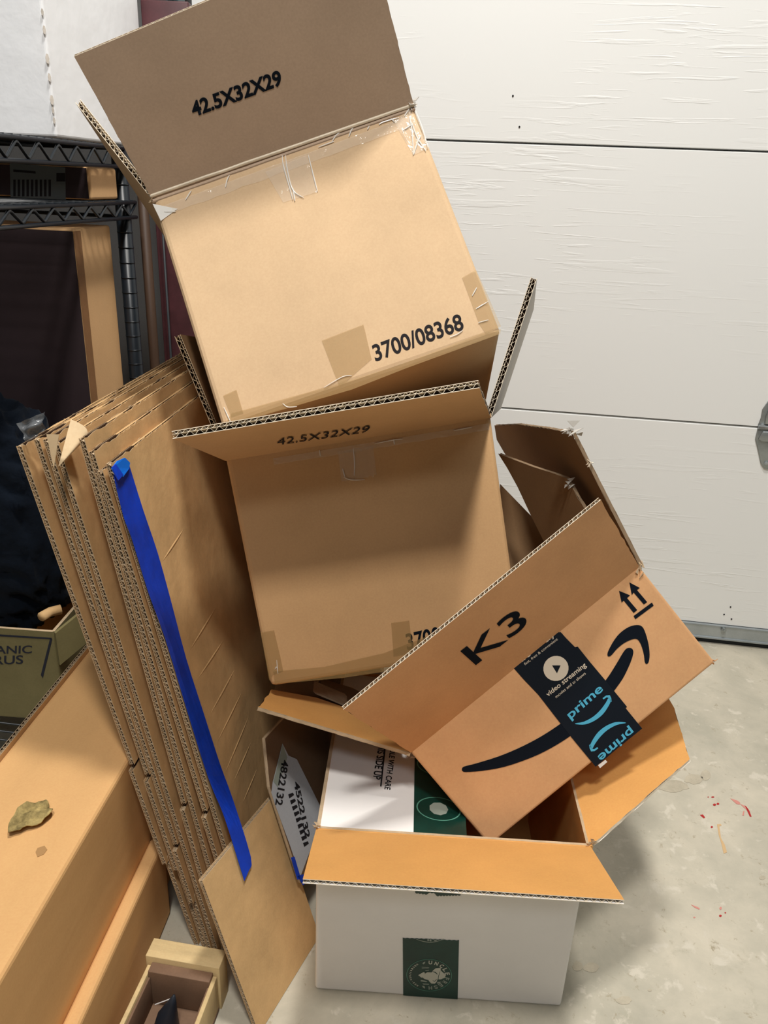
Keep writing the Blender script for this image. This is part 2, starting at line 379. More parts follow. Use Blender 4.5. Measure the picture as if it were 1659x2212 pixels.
for (x,y) in ((1653,999),(1728,1003),(1645,918),(1690,880)):
    c=onp(x,y,D0,DN); b=MB(); b.tube([c-DN*.003,c-DN*.0075],.0042,seg=6); b.tube([c-DN*.0075,c-DN*.0085],.0025,seg=8); b.build('screw',[STEELB],hg)
# door track and pipes at the far left of the door
b=MB(); x0=onp(372,5,dp(0,0,-.03),DN); x1=onp(398,5,dp(0,0,-.03),DN)
b.prism([V((p.x,p.y,0)) for p in (x0,x1,x1+DN*.004,x0+DN*.004)],(0,0,1),.02,2.3); b.prism([V((p.x,p.y,0)) for p in (x0,x0+DX*.003,x0+DX*.003-DN*.03,x0-DN*.03)],(0,0,1),.02,2.3); b.prism([V((p.x,p.y,0)) for p in (x1,x1-DX*.003,x1-DX*.003-DN*.03,x1-DN*.03)],(0,0,1),.02,2.3)
TR=b.build('door_track',[TRACK]); tag(TR,'vertical grey-green metal track at the left edge of the garage door','track')

# paint marks and stains on the floor
z5=zz(1200,1560,3.392)
def fdec(polys,mt,nm): 
    mb=MB()
    for pl in polys: mb.prism([oz(x,y,0) for x,y in pl],(0,0,1),.0002,.0006,0)
    return mb.build(nm,[mt],FLO)
def blob(cx,cy,r,e=.6,seed=0,k=10):
    return [(cx+r*math.cos(2*math.pi*i/k)*(1+.35*noise.noise(V((i*1.3,seed,0)))),cy+r*e*math.sin(2*math.pi*i/k)*(1+.35*noise.noise(V((i*1.7,seed,5))))) for i in range(k)]
fdec([z5((1058,682),(1080,678),(1096,700),(1086,706)),z5(*blob(1165,606,12,.7,1)),z5(*blob(1190,600,10,.8,2)),z5(*blob(1145,770,9,.8,3)),z5(*blob(1152,550,12,.4,4)),z5(*blob(1118,550,5,.8,5)),z5(*blob(1208,1420,10,.8,6)),z5(*blob(1244,1398,6,.7,7)),z5((1385,610),(1400,622),(1420,650),(1436,694),(1424,694),(1408,660))],REDP,'paint_mark')
fdec([z5((1280,560),(1330,575),(1352,590),(1350,605),(1325,600)),z5((1350,598),(1380,612),(1410,640),(1405,650),(1370,618)),z5((1375,655),(1384,650),(1380,685),(1368,684)),z5((992,1338),(1025,1350),(1056,1364),(1054,1375),(1020,1360)),z5(*blob(1209,1365,9,1.2,8)),z5(*blob(1017,1432,9,.5,9))],REDL,'paint_mark')
fdec([z5((1183,750),(1212,748),(1216,760),(1200,762),(1212,850),(1240,900),(1256,955),(1232,964),(1215,890),(1196,830))],TANP,'paint_mark')
fdec([z5(*blob(1100,390,38,1.0,12,16)),z5(*blob(1010,420,70,.5,13,16)),z5(*blob(860,470,110,.4,14,18)),z5(*blob(160,1790,40,.9,15,14)),z5(*blob(260,1800,60,.6,16,14)),z5(*blob(690,1965,16,.6,17,8)),z5(*blob(500,2040,60,.5,18,14)),z5(*blob(1515,1140,25,.6,19,10))],STAIN,'floor_stain')

# ================================================================== CARTONS
MK=[K_TOP,K_IN,K_EDGE_P,K_CORE]
def hinge_flap(name,parent,H0,H1,O0,O1,inner_dir,t,mats,fl=(2,),double=True,wl=.0095,seed=0,rag=None,cr=.0):
    """flap from hinge H0-H1 to outer corners O0,O1 (outer surface)"""
    H0,H1,O0,O1=map(V,(H0,H1,O0,O1)); n=nrm((H1-H0).cross(O0-H0))
    if n@V(inner_dir)<0: n=-n
    # keep planar
    O1=O1-n*((O1-H0)@n)
    mb=MB(); panel(mb,[H0,H1,O1,O0],n,t,fl,double,wl,seed=seed,rag=rag)
    if cr: crease(mb,H0+n*t*.4,H1+n*t*.4,cr,0,seed)
    return mb.build(name,mats,parent),n
# ---------- white carton (front, on the floor)
A=V((-.064541,.721236,.2744)); B=V((.258748,.711538,.2775))
ux=nrm(V((B.x-A.x,B.y-A.y,0))); uy=V((-ux.y,ux.x,0)); Rw=Matrix((ux,uy,V((0,0,1)))).transposed()
WF=Frame((A.x,A.y,.276),None,(V((B.x-A.x,B.y-A.y,0))).length,.276,.33,R=Rw)
WF.M=Matrix.Translation(WF.pt(.5,1,.5))@Rw.to_4x4()
WB=thing('shipping_carton','open white cardboard carton with green printed tape, standing on the concrete floor','cardboard box',WF.M)
body(WF,[WHT,K_ORG,K_EDGE],.0042,parent=WB,rad=.004)
MW=[K_ORG,WHT,K_EDGE_P,K_CORE]   # flap folded out: brown liner faces up
P0=V((-.066,.592,.335));P1=V((.255,.583,.338)); P0=WF.pt(0,0)+(P0-A); P1=WF.pt(1,0)+(P1-B)
mb=MB(); n=nrm((WF.pt(1,0)-WF.pt(0,0)).cross(P0-WF.pt(0,0))); n=-n if n.z>0 else n
H0,H1=WF.pt(-.0,0),WF.pt(1,0)
panel(mb,[H0,H1,P1,P0],n,.0045,(2,),False,.0078,seed=3,d=.012); crease(mb,H0+n*.002,H1+n*.002,.0026,0,2)
mb.build('front_flap',MW,WB)
for hh,kk in ((H0,0),(H1,1)):   # torn tuft at the flap corners
    mb=MB()
    for i in range(7):
        p=hh+V((random.uniform(-.004,.004),random.uniform(-.002,.004),random.uniform(0,.004))); 
        d=V((random.uniform(-.004,.004),random.uniform(-.003,.003),random.uniform(.002,.007))); mb.prism([p,p+d,p+d*.6+V((.004,.001,0))],(.3,-.8,.3),0,.0008,0)
    mb.build('torn_corner',[K_EDGE],WB)
# right flap opened outwards
H0,H1=WF.pt(1,0,0),WF.pt(1,0,1); O0=V((.34986,.71,.40945))
O0=onp(1490,1640,(0,.80,0),(0,1,0)); dv=O0-H0; dv.y=0; O1=H1+dv; O0b=onp(1457,1530,H0,nrm((H1-H0).cross(dv)))
n=nrm((H1-H0).cross(dv)); n=-n if n.x<0 or n.z>0 else n
mb=MB(); panel(mb,[H0,H1,O1,lerp(O0b,O1,.0),O0],n,.0042,(),False,.0078,rag={4:.0012,3:.001},seed=5); crease(mb,H0+n*.002,H1+n*.002,.0026,0,4)
mb.build('right_flap',MW,WB)
# left flap folded in, outer white side up
fw=.176
H0,H1=WF.pt(.012,0.006,.014),WF.pt(.012,.006,.985); dn=V((0,0,-.010))
mb=MB(); O0=H0+ux*fw+dn; O1=H1+ux*fw+dn
panel(mb,[H0,H1,O1,O0],nrm((O0-H0).cross(H1-H0))*(1 if ((O0-H0).cross(H1-H0)).z<0 else -1),.0042,(),mo=0,mi=1,seed=6)
LF=mb.build('left_flap',[WHT,K_ORG,K_EDGE,K_CORE],WB); ln=nrm((O0-H0).cross(H1-H0)); ln=ln if ln.z>0 else -ln
fp=lambda x,y: onp(x,y,H0,ln)
text('HANDLE WITH CARE',fp(846,1595),fp(830,1705),fp(858,1597),ln,INK2,LF,'printed_text',.02)
text('THIS SIDE UP',fp(819,1600),fp(805,1683),fp(835,1602),ln,INK2,LF,'printed_text',.02)
decal([[(833,1590),(836,1590),(824,1700),(821,1699)]],H0,ln,INK2,LF,'printed_bar')
a0,a1=fp(868,1812),fp(889,1600)
tw=O0-H0; 
def onfl(p,x): return p+nrm(tw)*x
mb=MB(); q0=H0+nrm(tw)*.112; q1=H1+nrm(tw)*.112; mb.prism([q0,q1,q1+nrm(tw)*.0643,q0+nrm(tw)*.0643],ln,.0003,.0007,0); FT=mb.build('packing_tape',[GRN],LF)
def oval(c,ax,ay,n,r0,wd,off=.0009,k=40):
    mb=MB(); n=nrm(n); vs=[];fs=[]
    for i in range(k):
        t=2*math.pi*i/k; cc,ss=math.cos(t),math.sin(t); vs+=[c+(ax*cc+ay*ss)*r0+n*off,c+(ax*cc+ay*ss)*(r0-wd)+n*off]
    for i in range(k): j=(i+1)%k; fs.append((2*i,2*j,2*j+1,2*i+1))
    mb.add(vs,fs); return mb
for yy in (.02,.10,.18):
    c=q0+nrm(tw)*.031+nrm(q1-q0)*(yy+.03); oval(c,nrm(tw)*.028,nrm(q1-q0)*.02,ln,1,.06).build('printed_emblem',[GRNL],FT)
    decal2=MB(); decal2.prism([c+nrm(tw)*.012*math.cos(t*.7)+nrm(q1-q0)*.011*math.sin(t*.7) for t in range(9)],ln,.0008,.001,0); decal2.build('printed_emblem',[GREYT],FT)
# green tape on the front
FN=-uy
wf=lambda x,y: onp(x,y,WF.T,FN)
z2=zz(840,1880,6.664)
tp=[(870,2025)]+[(870+121*i/24,2025+5.5*i/24+(1.2 if i%2 else 0)) for i in range(1,24)]+[(991.5,2030)]
bl=[wf(*p) for p in tp]; br=wf(988,2162); bll=wf(871,2150); 
br.z=.0012; bll.z=.0012
mb=MB(); mb.prism(bl+[br,bll],FN,.0003,.0006,0); TPF=mb.build('packing_tape',[GRN],WB)
TPF['label']='dark green printed tape strip with an oval white logo'
edge=[(897,1921)]+[(897+98*i/30,1921+11*i/30) for i in range(1,31)]
low=[(897+98*i/30,1921+11*i/30+(7 if i<30*.27 else (2.5 if i<14 else max(1,8-(i-14)*.45)))+(1.6 if i%2 else 0)) for i in range(30,-1,-1)]
decal([edge+low],WF.T,FN,GRN,WB,'torn_tape')
# emblem
zl=zz(866,2060,12.76); c=wf(*zl((778,580))[0]); ax=wf(*zl((1405,590))[0])-c; ay=c-wf(*zl((778,1015))[0])
oval(c,ax,ay,FN,1,.022).build('printed_emblem',[GRNL],TPF)
def arc_text(chars,th0,th1,r,size,mt,ccw=False,bold=.03,wide=1.):
    for i,ch in enumerate(chars):
        t=math.radians(th0+(th1-th0)*i/(max(1,len(chars)-1)))
        p=c+(ax*math.cos(t)+ay*math.sin(t))*r; rad=nrm(nrm(ax)*math.cos(t)*1+nrm(ay)*math.sin(t)*1.25); tg=nrm(rad.cross(FN))
        tg=-tg if tg@(-(ax*-math.sin(t)+ay*math.cos(t)))<0 else tg
        s_=size; u_,v_=tg*s_*.62*wide,rad*s_
        if ccw: u_,v_=-u_,-v_
        if ch=='.': s_*=.3;u_,v_=u_*.4,v_*.3
        text(ch,p-u_/2-v_/2,p+u_/2-v_/2,p-u_/2+v_/2,FN,mt,TPF,'printed_letter',bold,off=.0009)
arc_text('UNCLE',86,8,.80,.0065,LOGOW,wide=1.15); arc_text('FRESH',-14,-86,.80,.0065,GREYT,wide=1.15)
arc_text('unclefresh.com',128,232,.84,.0028,LOGOW,ccw=True,wide=1.1)
zr=lambda *p: zl(*p)
decal([zr((480,575),(620,490),(665,510),(650,545),(730,495),(850,500),(880,450),(960,385),(1060,375),(1100,385),(1090,440),(1180,520),(1235,590),(1200,650),(1100,690),(1010,690),(985,760),(930,810),(840,805),(780,745),(760,710),(650,680),(600,640),(560,640))],WF.T,FN,LOGOW,TPF,'printed_emblem',.0008)
decal([zr((1030,600),(1075,470),(1085,475),(1045,600),(1035,690),(1020,690)),zr((860,470),(950,480),(1000,530),(1010,560),(930,500)),zr((870,720),(930,735),(990,680),(985,700),(930,750))],WF.T,FN,GRN,TPF,'printed_emblem',.001)
decal([zr((575,345),(780,355),(780,368),(575,362)),zr((575,385),(775,398),(775,408),(575,400)),zr((670,430),(770,435),(770,452),(680,450)),zr((550,700),(725,740),(700,768),(545,745)),zr((590,805),(770,812),(770,835),(620,830)),zr((590,250),(625,215),(670,200),(665,245),(620,275)),zr((585,870),(640,870),(665,905),(660,945),(610,915)),zr((1000,760),(1100,755),(1080,800),(1000,810))],WF.T,FN,GREYT,TPF,'printed_emblem',.0008)
decal([z2(*[(395+ (790-395)*i/12, 985+46*math.sin(math.pi*i/12)) for i in range(13)]+[(395+ (790-395)*i/12, 980+40*math.sin(math.pi*i/12)) for i in range(12,-1,-1)]),z2((555,985),(575,984),(575,1010),(555,1010)),z2((590,985),(612,984),(612,1012),(590,1012)),z2((575,995),(592,995),(592,1001),(575,1001)),z2((650,990),(690,988),(692,1000),(665,1010),(650,1003))],WF.T,FN,GREYT,TPF,'printed_emblem',.0008)

# ---------- smile-printed carton lying in the white one
AF=Frame((.0453,.7799,.3444),(-.2935,-.7097,.1703),.36,.155,.34,sc=1.0)
AM=thing('shipping_carton','tilted brown carton with a printed black smile arrow and K3, resting in the white carton','cardboard box',AF.M)
MA=[K_AMZ,K_IN,K_EDGE_P,K_CORE]
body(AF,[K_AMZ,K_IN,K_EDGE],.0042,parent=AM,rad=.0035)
sc=1.0
def S(p): return CAMP+(V(p)-CAMP)*sc
H0,H1=AF.pt(0,0),AF.pt(1,0); O0,O1=S((-.035,.709,.457)),S((.234,.800,.678))
fo,fn=hinge_flap('front_flap',AM,H0,H1,O0,O1,AF.dep,.0045,MA,(2,),False,.0062,seed=11,rag={1:.0012,3:.0012},cr=.0)
KF=lambda x,y: onp(x,y,H0,fn)
zk=zz(960,1240,3.456)
kk=lambda x,y: KF(*zk((x,y))[0])
kn=-fn
text('K3',kk(235,680),kk(637,368),kk(116,573),kn,INK,fo,'printed_mark',.012)
AN=-AF.dep; af=lambda x,y: AF.face(*zk((x,y))[0])
dec=lambda polys,mt,par,nm,off=.0004: decal([zk(*p) for p in polys],AF.T,AN,mt,par,nm,off)
def smooth(pts,k=4):
    out=[];N=len(pts)
    for i in range(N):
        p0,p1,p2,p3=[V((*pts[(i+j)%N],0)) for j in (-1,0,1,2)]
        for s in range(k):
            t=s/k; out.append(tuple((.5*((2*p1)+(p2-p0)*t+(2*p0-5*p1+4*p2-p3)*t*t+(3*p1-p0-3*p2+p3)*t**3))[:2]))
    return out
dec([smooth([(130,1458),(145,1437),(240,1412),(400,1362),(540,1305),(680,1235),(800,1162),(900,1090),(1020,985),(1120,885),(1205,790),(1280,675),(1330,590),(1360,555),(1392,552),(1409,575),(1402,620),(1375,690),(1330,780),(1265,872),(1190,975),(1080,1090),(950,1200),(800,1295),(650,1368),(450,1437),(280,1468),(160,1477),(136,1470)],3)],INK,AM,'printed_arrow')
dec([smooth([(1216,602),(1224,570),(1262,500),(1310,440),(1375,395),(1435,380),(1475,392),(1500,440),(1522,520),(1531,600),(1524,655),(1508,670),(1495,655),(1488,600),(1468,530),(1440,487),(1400,487),(1340,515),(1285,560),(1248,603),(1226,615)],3)],INK,AM,'printed_arrow')
dec([[(1303,125),(1385,158),(1362,178),(1438,268),(1412,289),(1338,197),(1322,212)],[(1380,62),(1458,103),(1436,118),(1512,208),(1488,226),(1412,137),(1398,156)],[(1548,212),(1561,235),(1425,336),(1411,313)]],INK,AM,'printed_arrows')
# black tape with torn top
top=[(488,668)]
for i in range(1,24):
    t=i/24; top.append((488+(865-488)*t+random.uniform(-4,4),668+(437-668)*t+random.uniform(-14,16)))
tpoly=top+[(868,433),(905,475),(975,546),(994,541),(1085,655),(1200,792),(1362,990),(1351,999),(1475,1152),(1300,1292),(1128,1437),(1030,1318),(940,1208),(820,1055),(700,900),(590,785)]
TB=dec([tpoly],TBLK,AM,'packing_tape',.0006); TB['label']='black printed tape strip with white and light blue lettering'
dtx=lambda s,p0,p1,p2,m,b=.01: text(s,af(*p0),af(*p1),af(*p2),AN,m,TB,'printed_text',b,off=.001)
dtx('video streaming',(778,925),(1066,695),(752,885),CREAM,.015)
dtx('movies and tv shows',(834,926),(1055,745),(822,908),CREAM,.0)
dtx('fast, free & convenient',(602,683),(848,492),(590,664),CREAM,.0)
dtx('fre',(578,656),(645,606),(556,628),CREAM,.02); dtx('ery',(765,520),(830,470),(745,490),CREAM,.02)
dtx('prime',(953,1100),(1199,882),(903,1035),CYAN,.02); dtx('prime',(2325-953,2224-1100),(2325-1199,2224-882),(2325-903,2224-1035),CYAN,.02)
sm=smooth([(975,1113),(1040,1100),(1110,1062),(1165,1010),(1205,955),(1222,925),(1240,940),(1222,985),(1180,1045),(1120,1092),(1050,1120),(990,1120)],3); ah=[(1178,925),(1205,905),(1232,902),(1243,925),(1246,950),(1236,955),(1230,925),(1210,918),(1186,934)]
dec([sm,ah,[(2325-x,2224-y) for x,y in sm],[(2325-x,2224-y) for x,y in ah]],CYAN,TB,'printed_arrow',.001)
cc=af(831,703); rx=af(891,703)-cc; ry=af(831,643)-cc
mb=MB(); mb.prism([cc+AF.u*.0156*math.cos(t*.2618)+AF.up*.0156*math.sin(t*.2618) for t in range(24)],AN,.0009,.0011,0); mb.build('printed_play_sign',[CREAM],TB)
dec([[(802,680),(865,680),(838,738)]],TBLK,TB,'printed_play_sign',.0013)
# worn film tear by the lower edge and the torn corners
dec([[(1145,1425),(1200,1385),(1215,1400),(1160,1447)]],TAPEH,AM,'torn_tape',.0008)
def tuft(p,par,m=K_EDGE,r=.006,k=6,seed=0):
    rn=random.Random(seed); mb=MB(); p=V(p)
    for i in range(k):
        a=p+V([rn.uniform(-r,r)*.6 for _ in range(3)]); d1=V([rn.uniform(-r,r) for _ in range(3)]); d2=V([rn.uniform(-r,r) for _ in range(3)])
        mb.prism([a,a+d1,a+d2],nrm(d1.cross(d2)),0,.0006,0)
    return mb.build('torn_corner',[m],par)
tuft(AF.pt(1,.01),AM,K_EDGE,.008,8,1); tuft(AF.pt(0,.0),AM,K_DK,.006,6,2); tuft(AF.pt(1,1),AM,K_AMZ,.004,4,3)
# left flap of it, seen along its length
lo=onp(557,1527,AF.pt(0,0),AF.dep); Hf=AF.pt(0,0); nl=nrm((lo-Hf).cross(AF.dep)); nl=nl if nl.z>0 else -nl
lp=lambda x,y: onp(x,y,Hf,nl)
back=lp(742,1537)
mb=MB(); panel(mb,[Hf,lo,lp(586,1489),lp(684,1507),lp(760,1533),AF.pt(0,0)+AF.dep*.06],-nl,.0045,(),rag={0:.001,1:.002},mo=0,mi=1,seed=8)
q0=Hf+AF.dep*.045-nl*.012; ov=lo-Hf
panel(mb,[q0,q0+ov*.93,q0+ov*.93+AF.dep*.20,q0+AF.dep*.20],-nl,.004,(),mo=1,mi=1,seed=18)  # dark layer added below the flap strip, blocks light into the white carton
mb.build('left_flap',[K_ORG,K_IN,K_EDGE,K_CORE],AM)
# right flap standing up
ro=onp(1235,935,AF.pt(1,0),AF.dep); Hr=AF.pt(1,0); Hr2=AF.pt(1,0,1); nr=nrm((Hr2-Hr).cross(ro-Hr)); nr=nr if nr.x>0 else -nr
rp=lambda x,y: onp(x,y,Hr,nr)
mb=MB(); panel(mb,[Hr,ro,rp(1180,925),rp(1120,917),rp(1068,919),rp(1073,950),rp(1088,976),rp(1110,1010),Hr2],nr,.0045,(),rag={0:.0012,1:.001,2:.0015,3:.001},mo=0,mi=1,seed=9)
mb.build('right_flap',[K_IN,K_AMZ,K_EDGE_D,K_CORE],AM)
tuft(rp(1236,930),AM,WHT2,.009,8,5); tuft(rp(1268,1002),AM,K_EDGE_P,.008,6,6)
# back flap and the torn inner panel
Hb0,Hb1=AF.pt(0,0,1),AF.pt(1,0,1)
_a,_b,_c=onp(1076,980,(0,1.12,0),(0,1,0)),onp(1235,1045,(0,.945,0),(0,1,0)),onp(1262,1190,(0,.925,0),(0,1,0))
nb=nrm((_b-_a).cross(_c-_a)); nb=nb if nb.y>0 else -nb
pb=_a
bp_=lambda x,y: onp(x,y,pb,nb)
mb=MB(); panel(mb,[bp_(1076,980),bp_(1150,1008),bp_(1200,1024),bp_(1224,1033),bp_(1240,1060),bp_(1262,1098),bp_(1262,1190),bp_(1180,1180),bp_(1146,1112),bp_(1118,1052),bp_(1095,1010)],nb,.0045,(),rag={3:.001,4:.002},mo=0,mi=1,seed=10)
mb.build('back_flap',[K_IN,K_AMZ,K_EDGE_D,K_CORE],AM); tuft(bp_(1232,1045),AM,WHT2,.007,7,7)
pb2=AF.pt(.7,.1,.9); nb=nrm(AF.dep*.9+AF.up*-.35); bq=lambda x,y: onp(x,y,pb2,nb)
mb=MB(); panel(mb,[bq(1080,1045),bq(1147,1114),bq(1200,1160),bq(1200,1300),bq(1080,1300)],nb,.0045,(),mo=0,mi=1,seed=12)
mb.build('inner_panel',[K_IN,K_AMZ,K_EDGE,K_CORE],AM)
# splinter of flap edge seen over the left flap
sp=AF.pt(0,.0,.35); 
e0=onp(676,1493,sp,AF.dep); e1=onp(745,1522,sp,AF.dep); mb=MB(); mb.box(e0,e1-e0,AF.dep*.05,-AF.up*.005,0); mb.build('flap_edge',[K_EDGE],AM)

# ---------- second double-wall carton
SF=Frame((-.1912,.8912,.6722),(-.2095,-.1968,.0458),.32,.29,.415)
SB=thing('moving_carton','double-walled brown carton in the middle of the pile, fluted flap edge towards the viewer','cardboard box',SF.M)
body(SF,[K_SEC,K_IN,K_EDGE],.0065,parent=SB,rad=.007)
MS=[K_SEC,K_IN,K_EDGE_P,K_CORE]
H0,H1=SF.pt(0,0),SF.pt(1,0); O0,O1=V((-.21,.744,.744)),V((.09,.764,.802))
n=nrm((H1-H0).cross(O0-H0)); n=n if n@SF.dep>0 or n.z>0 else -n
# use exact sight lines for the outer corners
O0=onp(373,948,H0,n); O1=onp(1036,838,H0,n)
if n.z<0: n=-n
O1=O1-n*((O1-H0)@n)
mb=MB(); panel(mb,[H0,H1,O1,O0],n,.0078,(2,),True,.0098,seed=21,d=.014,rag={1:.0006}); crease(mb,H0+n*.003,H1+n*.003,.0032,0,6)
fo=mb.build('front_flap',[K_SEC,K_IN,K_EDGE_P,K_CORE],SB)
g=lambda x,y: onp(x,y,H0,n)
text('42.5X32X29',g(598,960),g(793,932),g(598,946),-n,INK2,fo,'printed_text',.0,off=.0012)
SN=-SF.dep; sfp=lambda x,y: SF.face(x,y)
text('3700/08368',sfp(880,1405),sfp(1056,1364),sfp(875,1369),SN,INK,SB,'printed_text',.02)
# right and left flaps
Rh=SF.pt(1,0); ro=onp(1160,602,Rh,SF.dep); n=nrm((ro-Rh).cross(SF.dep)); n=n if n.x<0 else -n
ft_=onp(1153,668,(0,1.31,0),(0,1,0)); n=nrm((ro-Rh).cross(ft_-Rh)); n=n if n.x<0 else -n; fh_=onp(1078,914,Rh,n)
mb=MB(); panel(mb,[Rh,ro,ft_,Rh+nrm(ft_-ro)*.38],n,.0072,(0,),True,.0098,seed=22,mo=0,mi=1,d=.006); mb.build('right_flap',[WHT2,K_IN,K_EDGE_P,K_CORE],SB)
Lh=SF.pt(0,0); lo=onp(377,727,Lh,SF.dep); n=nrm((lo-Lh).cross(SF.dep)); n=n if n.x>0 else -n
mb=MB(); panel(mb,[Lh,lo,lo+SF.dep*.40,Lh+SF.dep*.40],n,.0072,(0,),True,.0098,seed=23,mo=0,mi=1,d=.006); mb.build('left_flap',[K_SEC,K_IN,K_EDGE,K_CORE],SB)
Bh0,Bh1=SF.pt(0,0,1),SF.pt(1,0,1); bd=nrm(SF.dep*.95-SF.up*.05)*.155
mb=MB(); panel(mb,[Bh0,Bh1,Bh1+bd,Bh0+bd],-nrm((Bh1-Bh0).cross(bd)),.0072,(),mo=0,mi=1); mb.build('back_flap',[K_IN,K_SEC,K_EDGE,K_CORE],SB)
def fdecal(fr,polys,mt,par,nm,off=.0006): return decal(polys,fr.T,-fr.dep,mt,par,nm,off)
# tapes on the second carton
fdecal(SF,[[(563,1366),(592,1361),(606,1420),(612,1450),(590,1458),(582,1470)],[(590,1450),(700,1440),(830,1410),(960,1360),(985,1385),(900,1440),(740,1464),(594,1477)],[(845,1345),(884,1340),(892,1410),(850,1418)]],TAPEB,SB,'packing_tape')
mb=MB(); a,b_=sfp(590,990),sfp(1056,914)
strip(mb,a,b_,sfp(592,1004)-a,SN,0,60,.0014,3); strip(mb,sfp(730,975),sfp(806,962),sfp(738,1040)-sfp(730,975),SN,0,20,.0014,4); mb.build('packing_tape',[TAPE],SB)
def wrinkles(fr,polys,par,wd=.0007,seed=0):
    n_=-fr.dep
    for pl in polys:
        mb=MB()
        pts=[fr.face(x,y)+n_*.0012 for x,y in smooth2(pl)]
        k=len(pts); mb.tube(pts,wd,0,6,radii=[wd*(.3+.7*math.sin(math.pi*(i+.5)/k)) for i in range(k)])
        mb.build('tape_wrinkle_glint',[TAPEH],par)  # thin whitened ridges, tape highlights painted as bright streaks
def smooth2(pl,k=4):
    out=[];N=len(pl)
    for i in range(N-1):
        p0,p1,p2,p3=[V((*pl[max(0,min(N-1,i+j))],0)) for j in (-1,0,1,2)]
        for s in range(k):
            t=s/k; out.append(tuple((.5*((2*p1)+(p2-p0)*t+(2*p0-5*p1+4*p2-p3)*t*t+(3*p1-p0-3*p2+p3)*t**3))[:2]))
    out.append(pl[-1]); return out
wrinkles(SF,[[(763,968),(766,1000),(765,1028)],[(742,1030),(758,1036),(788,1036)],[(810,958),(850,950),(870,948)],[(850,948),(852,960)],[(690,972),(692,985)],[(980,930),(1020,922)],[(740,1012),(745,1030)]],SB,.0007)
wrinkles(SF,[[(594,1445),(598,1440),(601,1455)],[(598,1425),(600,1450)],[(975,1362),(940,1388),(900,1412),(860,1428)]],SB,.0005)

# ---------- top carton
TF=Frame((-.2825,.9755,.9577),(-.567,-.3759,.0313),.32,.29,.34)
TB_=thing('moving_carton','topmost brown carton leaning back, its flap raised and printed 3700/08368 on the face','cardboard box',TF.M)
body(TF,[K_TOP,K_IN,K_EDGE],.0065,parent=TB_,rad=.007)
H0,H1=TF.pt(0,0),TF.pt(1,0); O0,O1=V((-.334,.909,1.098)),V((-.035,.951,1.207))
n=nrm((H1-H0).cross(O0-H0)); 
O0=onp(160,122,H0,n); O1=onp(800,-145,H0,n)
if n@TF.dep<0: n=-n
mb=MB(); panel(mb,[H0,H1,O1,O0],n,.0072,(2,),True,.0098,seed=31,d=.006,rag={1:.0008,3:.0008}); crease(mb,H0+n*.003-TF.dep*.004,H1+n*.003-TF.dep*.004,.0021,2,9); crease(mb,H0+n*.001-TF.up*.004,H1+n*.001-TF.up*.002,.0022,0,10)
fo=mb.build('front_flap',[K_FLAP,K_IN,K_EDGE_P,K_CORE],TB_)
g=lambda x,y: onp(x,y,H0,n)
text('42.5X32X29',g(419,254),g(611,184),g(409,221),-n,INK,fo,'printed_text',.034)
TN=-TF.dep
text('3700/08368',TF.face(812,782),TF.face(1004,712),TF.face(802,746),TN,INK2,TB_,'printed_text',.02)
Lh=TF.pt(0,0); lo=onp(163,222,Lh,TF.dep); n=nrm((lo-Lh).cross(TF.dep)); n=n if n.x>0 else -n
mb=MB(); panel(mb,[Lh,lo,lo+TF.dep*.40,Lh+TF.dep*.40],n,.0072,(0,),True,.0098,seed=32,mo=0,mi=1,d=.005); mb.build('left_flap',[K_TOP,K_TOP,K_EDGE_P,K_CORE],TB_)
Rh=TF.pt(1,0); rd=nrm(TF.up*.55+TF.u*.05+TF.dep*-.0)*.03; 
Rt=Rh+nrm(TF.u*-.62+TF.up*.35)*.15   # right flap folded in behind the front flap
mb=MB(); q=Rh+TF.dep*.012-TF.up*.004; rv=nrm(TF.u*-.97-TF.up*.20)*.15; nn=nrm(rv.cross(TF.dep)); panel(mb,[q,q+rv,q+rv+TF.dep*.38,q+TF.dep*.38],nn,.0072,(),mo=0,mi=1); mb.build('right_flap',[K_TOP,K_IN,K_EDGE_P,K_CORE],TB_)
Bh0,Bh1=TF.pt(0,0,1),TF.pt(1,0,1); bd=nrm(TF.dep*.9-TF.up*.1)*.155
mb=MB(); panel(mb,[Bh0,Bh1,Bh1+bd,Bh0+bd],-nrm((Bh1-Bh0).cross(bd)),.0072,(),mo=0,mi=1); mb.build('back_flap',[K_IN,K_TOP,K_EDGE,K_CORE],TB_)
fdecal(TF,[[(695,736),(785,701),(788,712),(803,776),(734,836),(722,806)],[(998,600),(1028,583),(1052,635),(1082,706),(1050,722),(1035,700)],[(482,855),(511,842),(526,893),(500,902)],[(500,893),(700,838),(860,790),(1040,720),(1082,712),(1080,722),(880,795),(760,842),(484,922)]],TAPEB,TB_,'packing_tape')
mb=MB(); z6=zz(300,100,2.37)
a,b_=TF.face(345,448),TF.face(888,250); wv=TF.face(352,468)-TF.face(345,448)
strip(mb,a,b_,wv,TN,0,70,.002,11)
P=[TF.face(x,y) for x,y in ((573,372),(662,336),(687,415),(612,438))]; mb.grid(lambda u,v: lerp(lerp(P[0],P[1],u),lerp(P[3],P[2],u),v)+TN*(.0007+.0012*max(0,noise.noise(V((u*5,v*4,2))))),16,16)
P=[TF.face(x,y) for x,y in ((850,262),(886,238),(928,320),(893,336))]; mb.grid(lambda u,v: lerp(lerp(P[0],P[1],u),lerp(P[3],P[2],u),v)+TN*(.0007+.0018*max(0,noise.noise(V((u*5,v*7,5))))),16,16)
o=mb.build('packing_tape',[TAPE],TB_,True)
cor=[TF.face(x,y) for x,y in ((330,441),(384,452),(348,478))]; mb=MB(); mb.prism(cor,TN,.0006,.001,0); mb.build('packing_tape',[TAPEH],TB_)
